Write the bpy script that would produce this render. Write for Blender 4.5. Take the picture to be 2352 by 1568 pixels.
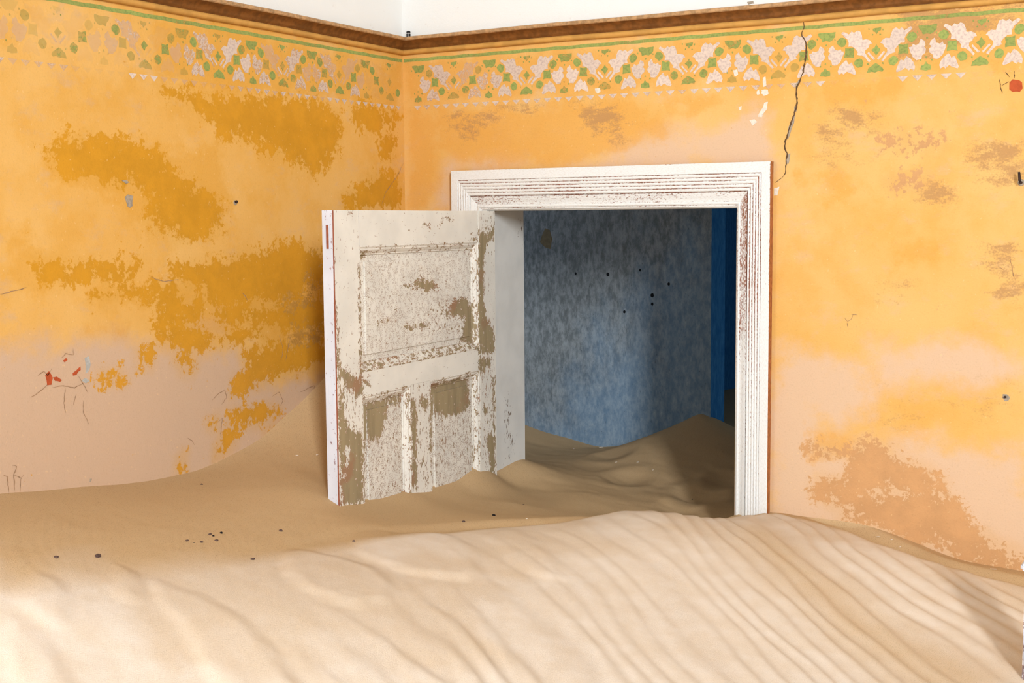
import bpy, bmesh, math, random
import numpy as np
from mathutils import Matrix, Vector

for _o in list(bpy.data.objects):
    bpy.data.objects.remove(_o)
scene = bpy.context.scene
C = scene.collection

# ------------------------------------------------------------------ camera
# the room: back wall is y = 0, left wall is x = 0, z = 0 the buried floor
FPX = 2963.1
CAM = np.array([2.568, -3.7, 2.0714])
CR = np.array([0.86549136, 0.50085932, -0.0080411])
CU = np.array([-0.04032462, 0.08566395, 0.99550772])
CF = np.array([-0.49929815, 0.86127907, -0.09433837])
cam_data = bpy.data.cameras.new('camera')
cam_data.sensor_width = 36.0
cam_data.lens = FPX / 2352 * 36.0
cam_data.clip_start = 0.05
cam = bpy.data.objects.new('camera', cam_data)
C.objects.link(cam)
cam.matrix_world = Matrix(((CR[0], CU[0], -CF[0], CAM[0]), (CR[1], CU[1], -CF[1], CAM[1]),
                           (CR[2], CU[2], -CF[2], CAM[2]), (0, 0, 0, 1)))
scene.camera = cam

# ------------------------------------------------------------------ world, daylight, exposure
world = bpy.data.worlds.new('world')
scene.world = world
world.use_nodes = True
_bg = world.node_tree.nodes['Background']
_bg.inputs['Color'].default_value = (0.62, 0.78, 1.0, 1)
_bg.inputs['Strength'].default_value = 1.5


def daylight(name, loc, normal, w, h, power, color):
    """area light standing in for daylight"""
    l = bpy.data.lights.new(name, 'AREA')
    l.shape = 'RECTANGLE'
    l.size, l.size_y = w, h
    l.energy = power
    l.color = color
    o = bpy.data.objects.new(name, l)
    C.objects.link(o)
    o.location = loc
    o.rotation_euler = Vector(normal).to_track_quat('-Z', 'Y').to_euler()
    return o


# window in the left wall just out of the picture, added gap at the right corner, windows behind the camera
WIN_L = (-4.15, -2.85, 1.52, 2.55)      # y0, y1, z0, z1
GAP_R = (-5.2, -2.7, 0.9, 4.95)         # unseen corner left open, added to let the far lamp in
GAP_F = 3.35
WIN_F = (0.7, 2.9, 1.35, 2.75)          # x0, x1, z0, z1
daylight('daylight_left_window', (-0.06, (WIN_L[0] + WIN_L[1]) / 2, (WIN_L[2] + WIN_L[3]) / 2), (1, 0, 0), WIN_L[1] - WIN_L[0], WIN_L[3] - WIN_L[2], 98, (0.80, 0.90, 1.0))
_cd = np.array([0.75, 0.0, 1.8]) - np.array([7.5, -8.75, 4.55])
daylight('added_corner_daylight', (7.5, -8.75, 4.55), tuple(_cd), 0.9, 2.4, 1300, (0.86, 0.93, 1.0))  # unseen far lamp, placed to light the passage wall through the doorway
daylight('front_window_fill', ((WIN_F[0] + WIN_F[1]) / 2, -5.47, (WIN_F[2] + WIN_F[3]) / 2), (0, 1, 0), WIN_F[1] - WIN_F[0], WIN_F[3] - WIN_F[2], 30, (0.90, 0.95, 1.0))  # frontal fill, set in the unseen front window
daylight('added_reveal_light', (2.57, 1.95, 1.40), (-1, 0, 0), 0.45, 0.5, 9, (0.62, 0.83, 1.0))  # lamp added to brighten the far reveal; that wall has no window

cy = scene.cycles
cy.max_bounces = 6
cy.diffuse_bounces = 3
cy.glossy_bounces = 2
cy.transparent_max_bounces = 6
cy.caustics_reflective = cy.caustics_refractive = False
cy.use_adaptive_sampling = True
cy.adaptive_threshold = 0.08
cy.adaptive_min_samples = 12
vs = scene.view_settings
vs.view_transform = 'Standard'
vs.look = 'None'
vs.exposure = -0.55
vs.gamma = 1.0
vs.use_curve_mapping = False

# ------------------------------------------------------------------ helpers
rng = random.Random(7)


def ray(px, py):
    return CF + CR * ((px - 1176) / FPX) - CU * ((py - 784) / FPX)


def on_plane(px, py, p, n):
    r = ray(px, py)
    n = np.array(n, float)
    return CAM + r * (((np.array(p, float) - CAM) @ n) / (r @ n))


def on_back(px, py, y=0.0):
    q = on_plane(px, py, (0, y, 0), (0, 1, 0))
    return q[0], q[2]


def on_left(px, py):
    q = on_plane(px, py, (0, 0, 0), (1, 0, 0))
    return q[1], q[2]


LA = math.radians(4.0)
LH = np.array([0.362, -0.003, 0.0])                    # hinge edge of the leaf's visible face
LU = np.array([math.sin(LA), -math.cos(LA), 0.0])      # hinge -> leading edge
LN = np.array([math.cos(LA), math.sin(LA), 0.0])       # normal of the visible face


def on_leaf(px, py):
    q = on_plane(px, py, LH, LN)
    return float((q - LH) @ LU), q[2]


def on_sand(px, py, z):
    q = on_plane(px, py, (0, 0, z), (0, 0, 1))
    return q[0], q[1]


def lin(r, g, b):
    f = lambda c: (c / 255 / 12.92) if c / 255 <= 0.04045 else ((c / 255 + 0.055) / 1.055) ** 2.4
    return (f(r), f(g), f(b), 1.0)


def tag(o, label=None, cat=None, group=None, kind=None):
    if label: o['label'] = label
    if cat: o['category'] = cat
    if group: o['group'] = group
    if kind: o['kind'] = kind
    return o


def mesh_obj(name, verts, faces, mat=None, parent=None, smooth=False, attrs=None):
    me = bpy.data.meshes.new(name)
    me.from_pydata([tuple(map(float, v)) for v in verts], [], [tuple(int(i) for i in f) for f in faces])
    me.update()
    o = bpy.data.objects.new(name, me)
    C.objects.link(o)
    for m in (mat if isinstance(mat, (list, tuple)) else [mat]):
        if m: me.materials.append(m)
    if parent: o.parent = parent
    if smooth:
        me.polygons.foreach_set('use_smooth', [True] * len(me.polygons))
    for k, v in (attrs or {}).items():
        v = np.asarray(v, dtype=np.float32)
        if v.ndim == 1:
            a = me.attributes.new(k, 'FLOAT', 'POINT')
            a.data.foreach_set('value', v)
        elif v.shape[1] == 3:
            a = me.attributes.new(k, 'FLOAT_VECTOR', 'POINT')
            a.data.foreach_set('vector', v.ravel())
        else:
            a = me.attributes.new(k, 'FLOAT_COLOR', 'POINT')
            a.data.foreach_set('color', v.ravel())
    return o


def empty(name, loc=(0, 0, 0)):
    o = bpy.data.objects.new(name, None)
    C.objects.link(o)
    o.location = loc
    return o


class MB:
    def __init__(s):
        s.v, s.f, s.mi = [], [], []

    def add(s, vs_, fs, mi=0):
        b = len(s.v)
        s.v += [tuple(map(float, q)) for q in vs_]
        s.f += [tuple(b + int(i) for i in f) for f in fs]
        s.mi += [mi] * len(fs)

    def box(s, x0, x1, y0, y1, z0, z1, mi=0):
        s.add([(x0, y0, z0), (x1, y0, z0), (x1, y1, z0), (x0, y1, z0), (x0, y0, z1), (x1, y0, z1), (x1, y1, z1), (x0, y1, z1)],
              [(0, 3, 2, 1), (4, 5, 6, 7), (0, 1, 5, 4), (1, 2, 6, 5), (2, 3, 7, 6), (3, 0, 4, 7)], mi)

    def build(s, name, mat, parent=None, smooth=False, attrs=None):
        o = mesh_obj(name, s.v, s.f, mat, parent, smooth, attrs)
        if any(s.mi):
            o.data.polygons.foreach_set('material_index', s.mi)
        return o


def sdf(poly, X, Y):
    """signed distance, positive inside"""
    P = np.array(poly, float)
    d = np.full(X.shape, 1e9)
    inside = np.zeros(X.shape, bool)
    for i in range(len(P)):
        x0, y0 = P[i]
        x1, y1 = P[(i + 1) % len(P)]
        ex, ey = x1 - x0, y1 - y0
        t = np.clip(((X - x0) * ex + (Y - y0) * ey) / (ex * ex + ey * ey + 1e-12), 0, 1)
        d = np.minimum(d, (X - x0 - t * ex) ** 2 + (Y - y0 - t * ey) ** 2)
        if y0 != y1:
            c = ((y0 > Y) != (y1 > Y)) & (X < (x1 - x0) * (Y - y0) / (y1 - y0) + x0)
            inside ^= c
    d = np.sqrt(d)
    return np.where(inside, d, -d)


def soft(poly, X, Y, w):
    return np.clip(0.5 + sdf(poly, X, Y) / (2 * w), 0, 1)


_nrng = np.random.RandomState(11)
_tab = _nrng.rand(256, 256)


def vnoise(x, y):
    xi, yi = np.floor(x).astype(int), np.floor(y).astype(int)
    fx, fy = x - xi, y - yi
    fx, fy = fx * fx * (3 - 2 * fx), fy * fy * (3 - 2 * fy)
    a = _tab[xi % 256, yi % 256]; b = _tab[(xi + 1) % 256, yi % 256]
    c = _tab[xi % 256, (yi + 1) % 256]; d = _tab[(xi + 1) % 256, (yi + 1) % 256]
    return (a * (1 - fx) + b * fx) * (1 - fy) + (c * (1 - fx) + d * fx) * fy


def fbm(x, y, o=4):
    s, a, t = 0, 0.5, 0
    for k in range(o):
        s = s + a * vnoise(x * 2 ** k + 17.3 * k, y * 2 ** k + 5.1 * k)
        t += a
        a *= 0.5
    return s / t


# ------------------------------------------------------------------ node material helpers
class NT:
    def __init__(s, name, rough=0.9, spec=0.2):
        s.m = bpy.data.materials.new(name)
        s.m.use_nodes = True
        s.t = s.m.node_tree
        s.n = s.t.nodes
        s.b = s.n['Principled BSDF']
        s.b.inputs['Roughness'].default_value = rough
        s.b.inputs['Specular IOR Level'].default_value = spec
        s.out = s.n['Material Output']
        g = s.n.new('ShaderNodeNewGeometry')
        s.pos = g.outputs['Position']

    def link(s, a, b):
        s.t.links.new(a, b)

    def put(s, sock, v):
        if isinstance(v, bpy.types.NodeSocket): s.link(v, sock)
        else: sock.default_value = v

    def math(s, op, a, b=None, c=None, clamp=False):
        n = s.n.new('ShaderNodeMath')
        n.operation = op
        n.use_clamp = clamp
        s.put(n.inputs[0], a)
        if b is not None: s.put(n.inputs[1], b)
        if c is not None: s.put(n.inputs[2], c)
        return n.outputs[0]

    def mapv(s, v, scale=(1, 1, 1), loc=(0, 0, 0)):
        n = s.n.new('ShaderNodeMapping')
        s.put(n.inputs['Vector'], v)
        n.inputs['Scale'].default_value = scale
        n.inputs['Location'].default_value = loc
        return n.outputs[0]

    def noise(s, scale, detail=4, rough=0.55, v=None, dist=0.0):
        n = s.n.new('ShaderNodeTexNoise')
        s.put(n.inputs['Vector'], v if v is not None else s.pos)
        n.inputs['Scale'].default_value = scale
        n.inputs['Detail'].default_value = detail
        n.inputs['Roughness'].default_value = rough
        n.inputs['Distortion'].default_value = dist
        return n.outputs['Fac']

    def voro_edge(s, scale, v=None):
        n = s.n.new('ShaderNodeTexVoronoi')
        n.feature = 'DISTANCE_TO_EDGE'
        s.put(n.inputs['Vector'], v if v is not None else s.pos)
        n.inputs['Scale'].default_value = scale
        return n.outputs['Distance']

    def attr(s, name, out='Fac', typ='GEOMETRY'):
        n = s.n.new('ShaderNodeAttribute')
        n.attribute_type = typ
        n.attribute_name = name
        return n.outputs[out]

    def step(s, v, lo, hi):
        n = s.n.new('ShaderNodeMapRange')
        n.interpolation_type = 'SMOOTHSTEP'
        s.put(n.inputs['Value'], v)
        n.inputs['From Min'].default_value = lo
        n.inputs['From Max'].default_value = hi
        return n.outputs['Result']

    def mix(s, f, a, b, mode='MIX'):
        n = s.n.new('ShaderNodeMix')
        n.data_type = 'RGBA'
        n.blend_type = mode
        s.put(n.inputs['Factor'], f)
        s.put(n.inputs['A'], a)
        s.put(n.inputs['B'], b)
        return n.outputs['Result']

    def sep(s, v, kind='XYZ'):
        n = s.n.new('ShaderNodeSeparateXYZ' if kind == 'XYZ' else 'ShaderNodeSeparateColor')
        s.put(n.inputs[0], v)
        return n.outputs

    def bump(s, h, strength=0.3, dist=0.01):
        n = s.n.new('ShaderNodeBump')
        n.inputs['Strength'].default_value = strength
        n.inputs['Distance'].default_value = dist
        s.put(n.inputs['Height'], h)
        s.link(n.outputs['Normal'], s.b.inputs['Normal'])
        return n

    def color(s, c):
        s.put(s.b.inputs['Base Color'], c)

    def done(s):
        return s.m


def plain(name, rgb, rough=0.85, var=0.12, scale=60, bump=0.15):
    t = NT(name, rough)
    n = t.noise(scale, 5)
    c = lin(*rgb)
    dk = tuple(x * (1 - var * 2) for x in c[:3]) + (1,)
    t.color(t.mix(t.step(n, 0.35, 0.65), dk, c))
    t.bump(n, bump, 0.003)
    return t.done()


# ------------------------------------------------------------------ wall paint
def wall_paint(name, yellow, pale, stain, brown, orange, fine_seed, omix):
    t = NT(name, 0.95, 0.1)
    a = t.n.new('ShaderNodeAttribute')
    a.attribute_name = 'masks'
    col, al = a.outputs['Color'], a.outputs['Alpha']
    R, G, B = t.sep(col, 'C')[:3]
    off = t.mapv(t.pos, (1, 1, 1), (fine_seed, fine_seed * 0.7, 0))
    n1 = t.noise(15, 6, 0.62, off)
    n2 = t.noise(55, 5, 0.7, off)
    n3 = t.noise(17, 6, 0.74, t.mapv(off, (0.75, 0.75, 1.5)))
    n4 = t.noise(190, 3, 0.6, off)
    big = t.noise(3.0, 3, 0.5, off)
    # ground coat: yellow limewash, worn pale where sand has scoured it
    yl = t.mix(t.step(big, 0.35, 0.68), lin(*yellow), lin(*[min(255, c * k) for c, k in zip(yellow, (0.985, 0.955, 0.86))]))
    cl = t.noise(6.5, 6, 0.66, off)
    yl = t.mix(t.math('MULTIPLY', t.step(cl, 0.42, 0.66), 0.5), yl, lin(*orange))
    yl = t.mix(t.math('MULTIPLY', t.step(t.noise(9, 6, 0.7, t.mapv(off, (1, 1, 1.6), (4, 2, 9))), 0.52, 0.72), 0.4), yl, lin(*[0.6 * a_ + 0.4 * b_ for a_, b_ in zip(pale, (206, 172, 140))]))
    pm = t.math('ADD', B, t.math('ADD', t.math('MULTIPLY', t.math('SUBTRACT', n1, 0.5), 0.8), t.math('MULTIPLY', t.math('SUBTRACT', cl, 0.5), 0.8)))
    c = t.mix(t.step(pm, 0.2, 0.8), yl, lin(*pale))
    om = t.math('ADD', al, t.math('MULTIPLY', t.math('SUBTRACT', n1, 0.5), 1.5))
    c = t.mix(t.math('MULTIPLY', t.step(om, 0.38, 0.75), omix), c, lin(*orange))
    # speckled brown marks
    bm = t.math('ADD', t.math('MULTIPLY', G, 0.80), t.math('ADD', t.math('MULTIPLY', t.math('SUBTRACT', n3, 0.5), 2.4), t.math('MULTIPLY', t.math('SUBTRACT', n4, 0.5), 0.7)))
    c = t.mix(t.math('MULTIPLY', t.step(bm, 0.42, 0.90), t.math('MULTIPLY', t.math('MULTIPLY', G, 1.6, clamp=True), 0.78)), c, lin(*brown))
    # ragged edged ochre stains
    sm = t.math('ADD', R, t.math('ADD', t.math('MULTIPLY', t.math('SUBTRACT', n1, 0.5), 1.5), t.math('MULTIPLY', t.math('SUBTRACT', n2, 0.5), 1.7)))
    smk = t.step(sm, 0.40, 0.56)
    halo = t.math('MULTIPLY', t.step(t.math('ADD', R, t.math('MULTIPLY', t.math('SUBTRACT', cl, 0.5), 1.0)), 0.1, 0.6), 0.35)
    c = t.mix(halo, c, lin(*[0.5 * a_ + 0.5 * b_ for a_, b_ in zip(stain, yellow)]))
    c = t.mix(t.math('MULTIPLY', smk, 0.95), c, t.mix(t.step(n1, 0.35, 0.7), lin(*stain), lin(*[min(255, x * 1.06) for x in stain])))
    # fine mottling and pale crumbs
    c = t.mix(t.math('MULTIPLY', t.step(n4, 0.52, 0.75), 0.10), c, lin(120, 80, 40))
    c = t.mix(t.math('MULTIPLY', t.step(t.noise(90, 3, 0.5, off), 0.66, 0.75), 0.35), c, lin(247, 208, 150))
    # white plaster above the picture rail
    z = t.sep(t.pos)[2]
    wn = t.noise(25, 6, 0.7)
    wc = t.mix(t.step(wn, 0.62, 0.78), lin(240, 236, 229), lin(218, 206, 192))
    c = t.mix(t.math('GREATER_THAN', z, 2.672), c, wc)
    t.color(c)
    h = t.math('ADD', t.math('MULTIPLY', n2, 0.5), t.math('ADD', t.math('MULTIPLY', n4, 0.35), t.math('MULTIPLY', smk, -0.12)))
    t.bump(h, 0.22, 0.006)
    return t.done()


M = {}
M['wall_left'] = wall_paint('yellow_limewash', (234, 181, 104), (212, 176, 144), (206, 143, 38), (158, 110, 52), (224, 160, 62), 3.1, 0.6)
M['wall_back'] = wall_paint('yellow_limewash_warm', (234, 184, 112), (224, 186, 150), (202, 150, 100), (186, 138, 90), (228, 164, 78), 8.7, 0.7)
M['white_plaster'] = plain('white_plaster', (240, 236, 228))
M['yellow_plain'] = plain('scoured_pale_wall', (222, 206, 182), 0.95, 0.03, 8)


# ---- the painted frieze
def stencil_paint(name, rgb, dark):
    t = NT(name, 0.95, 0.1)
    f = t.attr('fade')
    n = t.math('ADD', t.math('MULTIPLY', t.noise(60, 8, 0.7), 0.7), t.math('MULTIPLY', t.noise(260, 3, 0.6), 0.3))
    n2 = t.noise(130, 4)
    t.color(t.mix(t.step(n2, 0.4, 0.72), lin(*rgb), lin(*dark)))
    # fade 1: whole, 0: gone
    k = t.math('ADD', t.math('MULTIPLY', f, 0.62), t.math('SUBTRACT', 0.42, n))
    al = t.math('MULTIPLY', t.step(k, 0.10, 0.24), t.math('ADD', t.math('MULTIPLY', f, 0.45), 0.55))
    al = t.math('MAXIMUM', al, t.math('MULTIPLY', t.step(f, -0.1, 0.25), 0.28))
    t.put(t.b.inputs['Alpha'], al)
    t.m.use_transparency_overlap = True if hasattr(t.m, 'use_transparency_overlap') else False
    return t.done()


M['stencil_white'] = stencil_paint('stencil_blossom_paint', (230, 206, 186), (206, 178, 164))
M['stencil_green'] = stencil_paint('stencil_leaf_paint', (164, 170, 92), (136, 152, 84))

# ---- woods
def chipped(name, paint, bare, under, base_wear, stretch=(1, 1, 0.55), craq=0.0):
    t = NT(name, 0.75, 0.25)
    w = t.attr('wear')
    cq = t.attr('craze')
    v = t.mapv(t.pos, stretch)
    n1 = t.noise(85, 5, 0.68, v)
    n2 = t.noise(280, 3, 0.6, v)
    big = t.noise(9, 4, 0.5)
    k = t.math('ADD', t.math('MULTIPLY', w, 1.0), t.math('ADD', t.math('MULTIPLY', t.math('SUBTRACT', n1, 0.5), 1.7), t.math('MULTIPLY', t.math('SUBTRACT', n2, 0.5), 1.0)))
    k = t.math('ADD', k, base_wear)
    chip = t.step(k, 0.5, 0.53)
    inner = t.step(k, 0.53, 0.60)
    # crazing of the old paint
    ve = t.voro_edge(170, t.mapv(t.pos, (1, 1, 1.0)))
    vn = t.noise(22, 5, 0.6)
    cr = t.math('MULTIPLY', t.math('LESS_THAN', ve, t.math('MULTIPLY', vn, 0.13)), cq)
    cr = t.math('MULTIPLY', cr, t.step(t.noise(60, 5, 0.7), 0.44, 0.54))
    p = t.mix(t.step(big, 0.35, 0.7), lin(*paint), lin(*[c * 0.955 for c in paint]))
    b = t.mix(t.step(t.noise(35, 5, 0.6, t.mapv(t.pos, (1, 1, 0.12))), 0.35, 0.7), lin(*bare), lin(*[c * 0.89 for c in bare]))
    b = t.mix(t.step(big, 0.56, 0.66), b, lin(*[x * 0.5 + y * 0.5 for x, y in zip(bare, under)]))
    c = t.mix(chip, p, t.mix(inner, lin(*under), b))
    c = t.mix(t.math('MULTIPLY', cr, t.math('SUBTRACT', 1.0, chip)), c, lin(172, 144, 120))
    t.color(c)
    h = t.math('ADD', t.math('MULTIPLY', chip, -1.0), t.math('ADD', t.math('MULTIPLY', cr, -0.7), t.math('MULTIPLY', n2, 0.2)))
    t.bump(h, 0.5, 0.0016)
    return t.done()


M['door_paint'] = chipped('chipped_cream_door_paint', (242, 234, 220), (170, 150, 114), (160, 106, 80), 0.0)
M['door_paint_level'] = chipped('chipped_cream_rail_paint', (242, 234, 220), (170, 150, 114), (160, 106, 80), 0.0, (1, 0.5, 1))
M['edge_paint'] = chipped('chalky_white_edge_paint', (220, 218, 222), (150, 126, 124), (160, 108, 98), 0.02, (1, 1, 0.5))
M['lining_paint'] = chipped('scuffed_white_lining_paint', (228, 223, 214), (128, 108, 86), (120, 96, 80), 0.0, (1, 1, 0.4))
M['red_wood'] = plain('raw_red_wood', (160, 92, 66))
M['brown_edge'] = plain('brown_painted_edge', (186, 118, 70), 0.8, 0.15, 90)


def architrave_paint():
    t = NT('reeded_white_architrave_paint', 0.75, 0.25)
    uv = t.attr('run', 'Vector')
    u, v, wk = t.sep(uv)[:3]
    vec = t.mapv(uv, (5.0, 1.6, 0.0))
    n1 = t.noise(9, 8, 0.7, t.mapv(uv, (4.0, 6.0, 0)))
    n2 = t.noise(60, 6, 0.65, t.mapv(uv, (2.2, 1.0, 0)))
    n3 = t.noise(170, 3, 0.6)
    patch = t.noise(3.0, 3, 0.5, t.mapv(uv, (1.2, 1.0, 0)))
    k = t.math('ADD', wk, t.math('ADD', t.math('MULTIPLY', t.math('SUBTRACT', n1, 0.5), 0.8), t.math('ADD', t.math('MULTIPLY', t.math('SUBTRACT', n2, 0.5), 0.9), t.math('MULTIPLY', t.math('SUBTRACT', n3, 0.5), 0.45))))
    k = t.math('ADD', k, t.math('MULTIPLY', t.math('SUBTRACT', patch, 0.5), 0.5))
    chip = t.step(k, 0.5, 0.55)
    p = t.mix(t.step(n2, 0.4, 0.75), lin(240, 236, 230), lin(222, 214, 202))
    b = t.mix(t.step(n3, 0.4, 0.7), lin(168, 100, 70), lin(146, 106, 84))
    t.color(t.mix(chip, p, b))
    t.bump(t.math('ADD', t.math('MULTIPLY', chip, -1.0), t.math('MULTIPLY', n2, 0.5)), 0.5, 0.0016)
    return t.done()


M['architrave'] = architrave_paint()
M['rail_brown'] = plain('brown_rail_paint', (136, 84, 36), 0.6, 0.18, 45, 0.1)
M['rail_gold'] = plain('ochre_rail_bead_paint', (216, 158, 80), 0.65, 0.09, 22, 0.1)
M['rail_tan'] = plain('worn_tan_rail_edge', (202, 156, 108), 0.75, 0.18, 70, 0.2)
M['crack'] = plain('dark_crack', (112, 82, 56), 1.0, 0.2, 80)
M['hairline'] = plain('hairline_crack', (180, 140, 104), 1.0, 0.15, 80)
M['mortar'] = plain('grey_bare_plaster', (178, 160, 138), 1.0, 0.12, 120)
M['chip_white'] = plain('white_bare_plaster', (236, 222, 202), 1.0, 0.06, 120)
M['chip_red'] = plain('red_underpaint', (196, 88, 48), 0.9, 0.1, 60)
M['chip_bluegrey'] = plain('blue_grey_underpaint', (196, 190, 180), 0.9, 0.1, 90)
M['iron'] = plain('rusty_iron', (62, 44, 38), 0.7, 0.2, 120)
M['black_glaze'] = plain('black_glaze', (30, 27, 27), 0.35, 0.1, 50, 0.0)
M['white_glaze'] = plain('white_glaze', (222, 218, 212), 0.35, 0.03, 50, 0.0)
M['stone_dark'] = plain('dark_brown_stone', (106, 82, 72), 0.85, 0.2, 150)
M['stone_black'] = plain('black_stone', (30, 24, 24), 0.8, 0.2, 150)
M['flake'] = plain('white_paint_flake', (240, 224, 204), 0.8, 0.05, 100)


def blue_paint():
    t = NT('worn_blue_limewash', 0.95, 0.1)
    v = t.mapv(t.pos, (1, 1, 0.45))
    n1 = t.noise(48, 6, 0.75, v)
    n2 = t.noise(5, 6, 0.6, t.mapv(t.pos, (1, 1, 0.6)))
    n3 = t.noise(160, 4, 0.6, t.mapv(t.pos, (1, 1, 0.4)))
    z = t.sep(t.pos)[2]
    x = t.sep(t.pos)[0]
    blue = t.mix(t.step(n1, 0.3, 0.7), lin(106, 130, 151), lin(146, 162, 174))
    grey = t.mix(t.step(n1, 0.35, 0.65), lin(108, 112, 112), lin(150, 154, 154))
    # scoured grey above, blue wash below and towards the far opening
    g = t.math('ADD', t.math('MULTIPLY', t.math('SUBTRACT', z, 1.62), 1.1), t.math('ADD', t.math('MULTIPLY', t.math('SUBTRACT', n2, 0.5), 1.5), t.math('MULTIPLY', t.math('SUBTRACT', 0.45, x), 1.2)))
    c = t.mix(t.step(g, -0.15, 0.6), blue, grey)
    c = t.mix(t.math('MULTIPLY', t.step(n3, 0.60, 0.72), 0.6), c, lin(54, 62, 66))
    c = t.mix(t.math('MULTIPLY', t.step(n1, 0.64, 0.74), 0.5), c, lin(190, 196, 198))
    t.color(c)
    t.bump(t.math('ADD', n1, t.math('MULTIPLY', n3, 0.6)), 0.35, 0.006)
    return t.done()


M['blue'] = blue_paint()


def blue_strong():
    t = NT('deep_blue_limewash', 0.95, 0.1)
    n1 = t.noise(60, 7, 0.7, t.mapv(t.pos, (1, 1, 0.35)))
    t.color(t.mix(t.step(n1, 0.3, 0.72), lin(40, 104, 160), lin(76, 138, 186)))
    t.bump(n1, 0.3, 0.005)
    return t.done()


M['blue_strong'] = blue_strong()


def sand_mat():
    t = NT('wind_blown_sand', 0.95, 0.1)
    g = t.noise(420, 3, 0.7)
    g2 = t.noise(900, 2, 0.6)
    m = t.noise(14, 6, 0.6, t.mapv(t.pos, (1, 1.3, 1)))
    coarse_shade = t.attr('coarse_shade')
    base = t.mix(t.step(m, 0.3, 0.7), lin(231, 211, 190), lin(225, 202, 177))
    base = t.mix(t.math('MULTIPLY', coarse_shade, 0.92), base, lin(204, 167, 120))  # coarser sand, plus shade behind the crest put into its colour
    sp = t.math('MULTIPLY', t.step(g, 0.52, 0.72), t.math('ADD', t.math('MULTIPLY', coarse_shade, 0.55), 0.10))
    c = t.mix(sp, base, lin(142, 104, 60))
    sp2 = t.math('MULTIPLY', t.step(g2, 0.60, 0.75), t.math('ADD', t.math('MULTIPLY', coarse_shade, 0.4), 0.05))
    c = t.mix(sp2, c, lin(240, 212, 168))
    t.color(c)
    t.bump(t.math('ADD', g, t.math('MULTIPLY', g2, 0.6)), 0.35, 0.0022)
    return t.done()


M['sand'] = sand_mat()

# ------------------------------------------------------------------ stain maps (wall coordinates)
def polys(f, lst):
    return [[f(*p) for p in poly] for poly in lst]


L_STAIN = polys(on_left, [
    [(368, 205), (430, 205), (470, 225), (520, 230), (580, 222), (660, 222), (740, 236), (776, 262), (786, 300), (772, 350), (750, 388), (712, 398), (672, 375), (640, 340), (590, 338), (560, 318), (520, 312), (490, 280), (440, 250), (395, 232)],
    [(800, 248), (860, 250), (912, 262), (908, 300), (880, 296), (858, 288), (815, 282)],
    [(870, 300), (912, 312), (900, 372), (880, 360)],
    [(850, 402), (905, 398), (922, 440), (918, 476), (870, 474), (800, 476), (790, 450), (830, 440)],
    [(108, 348), (160, 320), (240, 316), (300, 330), (370, 352), (400, 392), (452, 420), (490, 458), (514, 482), (517, 518), (470, 540), (412, 558), (396, 548), (402, 528), (352, 520), (345, 482), (350, 452), (318, 438), (300, 415), (250, 420), (212, 400), (172, 392), (140, 366)],
    [(84, 612), (118, 604), (180, 606), (250, 604), (320, 602), (322, 626), (300, 645), (270, 655), (230, 640), (180, 640), (150, 650), (100, 640)],
    [(395, 612), (440, 602), (520, 592), (570, 586), (650, 572), (745, 568), (745, 640), (700, 650), (690, 690), (640, 695), (600, 680), (545, 690), (520, 700), (480, 690), (470, 660), (430, 650), (400, 640)],
    [(352, 655), (400, 652), (420, 690), (410, 740), (388, 752), (362, 735), (370, 700)],
    [(340, 668), (300, 670), (205, 672), (210, 682), (300, 678), (345, 684)],
    [(420, 700), (470, 690), (475, 720), (430, 730)],
    [(500, 720), (560, 705), (620, 715), (700, 700), (745, 690), (745, 760), (690, 760), (650, 745), (600, 748), (560, 735), (510, 745)],
    [(360, 750), (420, 755), (480, 770), (560, 760), (600, 770), (540, 785), (470, 800), (400, 795), (370, 790)],
    [(560, 800), (620, 790), (690, 800), (745, 780), (745, 830), (690, 850), (640, 865), (610, 880), (570, 900), (535, 910), (540, 870), (560, 850)],
    [(405, 820), (430, 812), (448, 835), (440, 852), (420, 850)],
    [(325, 808), (350, 805), (345, 835), (330, 838)],
    [(228, 868), (270, 862), (278, 874), (240, 884)],
    [(526, 945), (600, 935), (640, 940), (620, 960), (560, 975), (530, 970)],
    [(478, 968), (500, 962), (498, 975), (480, 974)],
    [(512, 1005), (540, 985), (535, 1010), (515, 1040), (492, 1062), (490, 1045)],
    [(410, 1058), (422, 1045), (420, 1070), (408, 1078)],
    [(610, 985), (640, 970), (645, 976), (615, 994)],
])
L_BROWN = polys(on_left, [
    [(560, 590), (745, 572), (745, 830), (700, 850), (660, 800), (640, 700), (560, 640)],  # stain beside the door leaf, with the shade there put into its brown
    [(570, 250), (770, 260), (760, 350), (700, 370), (620, 330)],
    [(400, 400), (510, 480), (510, 520), (430, 540), (380, 480)],
])
L_ORANGE = polys(on_left, [
    [(0, 500), (50, 520), (110, 585), (130, 660), (90, 700), (0, 640)],
    [(90, 320), (500, 330), (540, 500), (420, 570), (250, 470), (100, 400)],
    [(200, 650), (330, 640), (330, 700), (210, 705)],
    [(200, 740), (300, 745), (290, 780), (190, 770)],
    [(340, 20), (920, 150), (920, 260), (350, 200)],
    [(370, 640), (745, 560), (745, 780), (380, 790)],
])
L_PALE = polys(on_left, [
    [(-900, 860), (-400, 815), (-60, 800), (120, 790), (230, 770), (330, 785), (450, 800), (540, 790), (640, 870), (760, 850), (760, 1200), (-60, 1200), (-900, 1500)],
    [(440, 725), (520, 735), (515, 770), (450, 765)],
])
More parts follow.
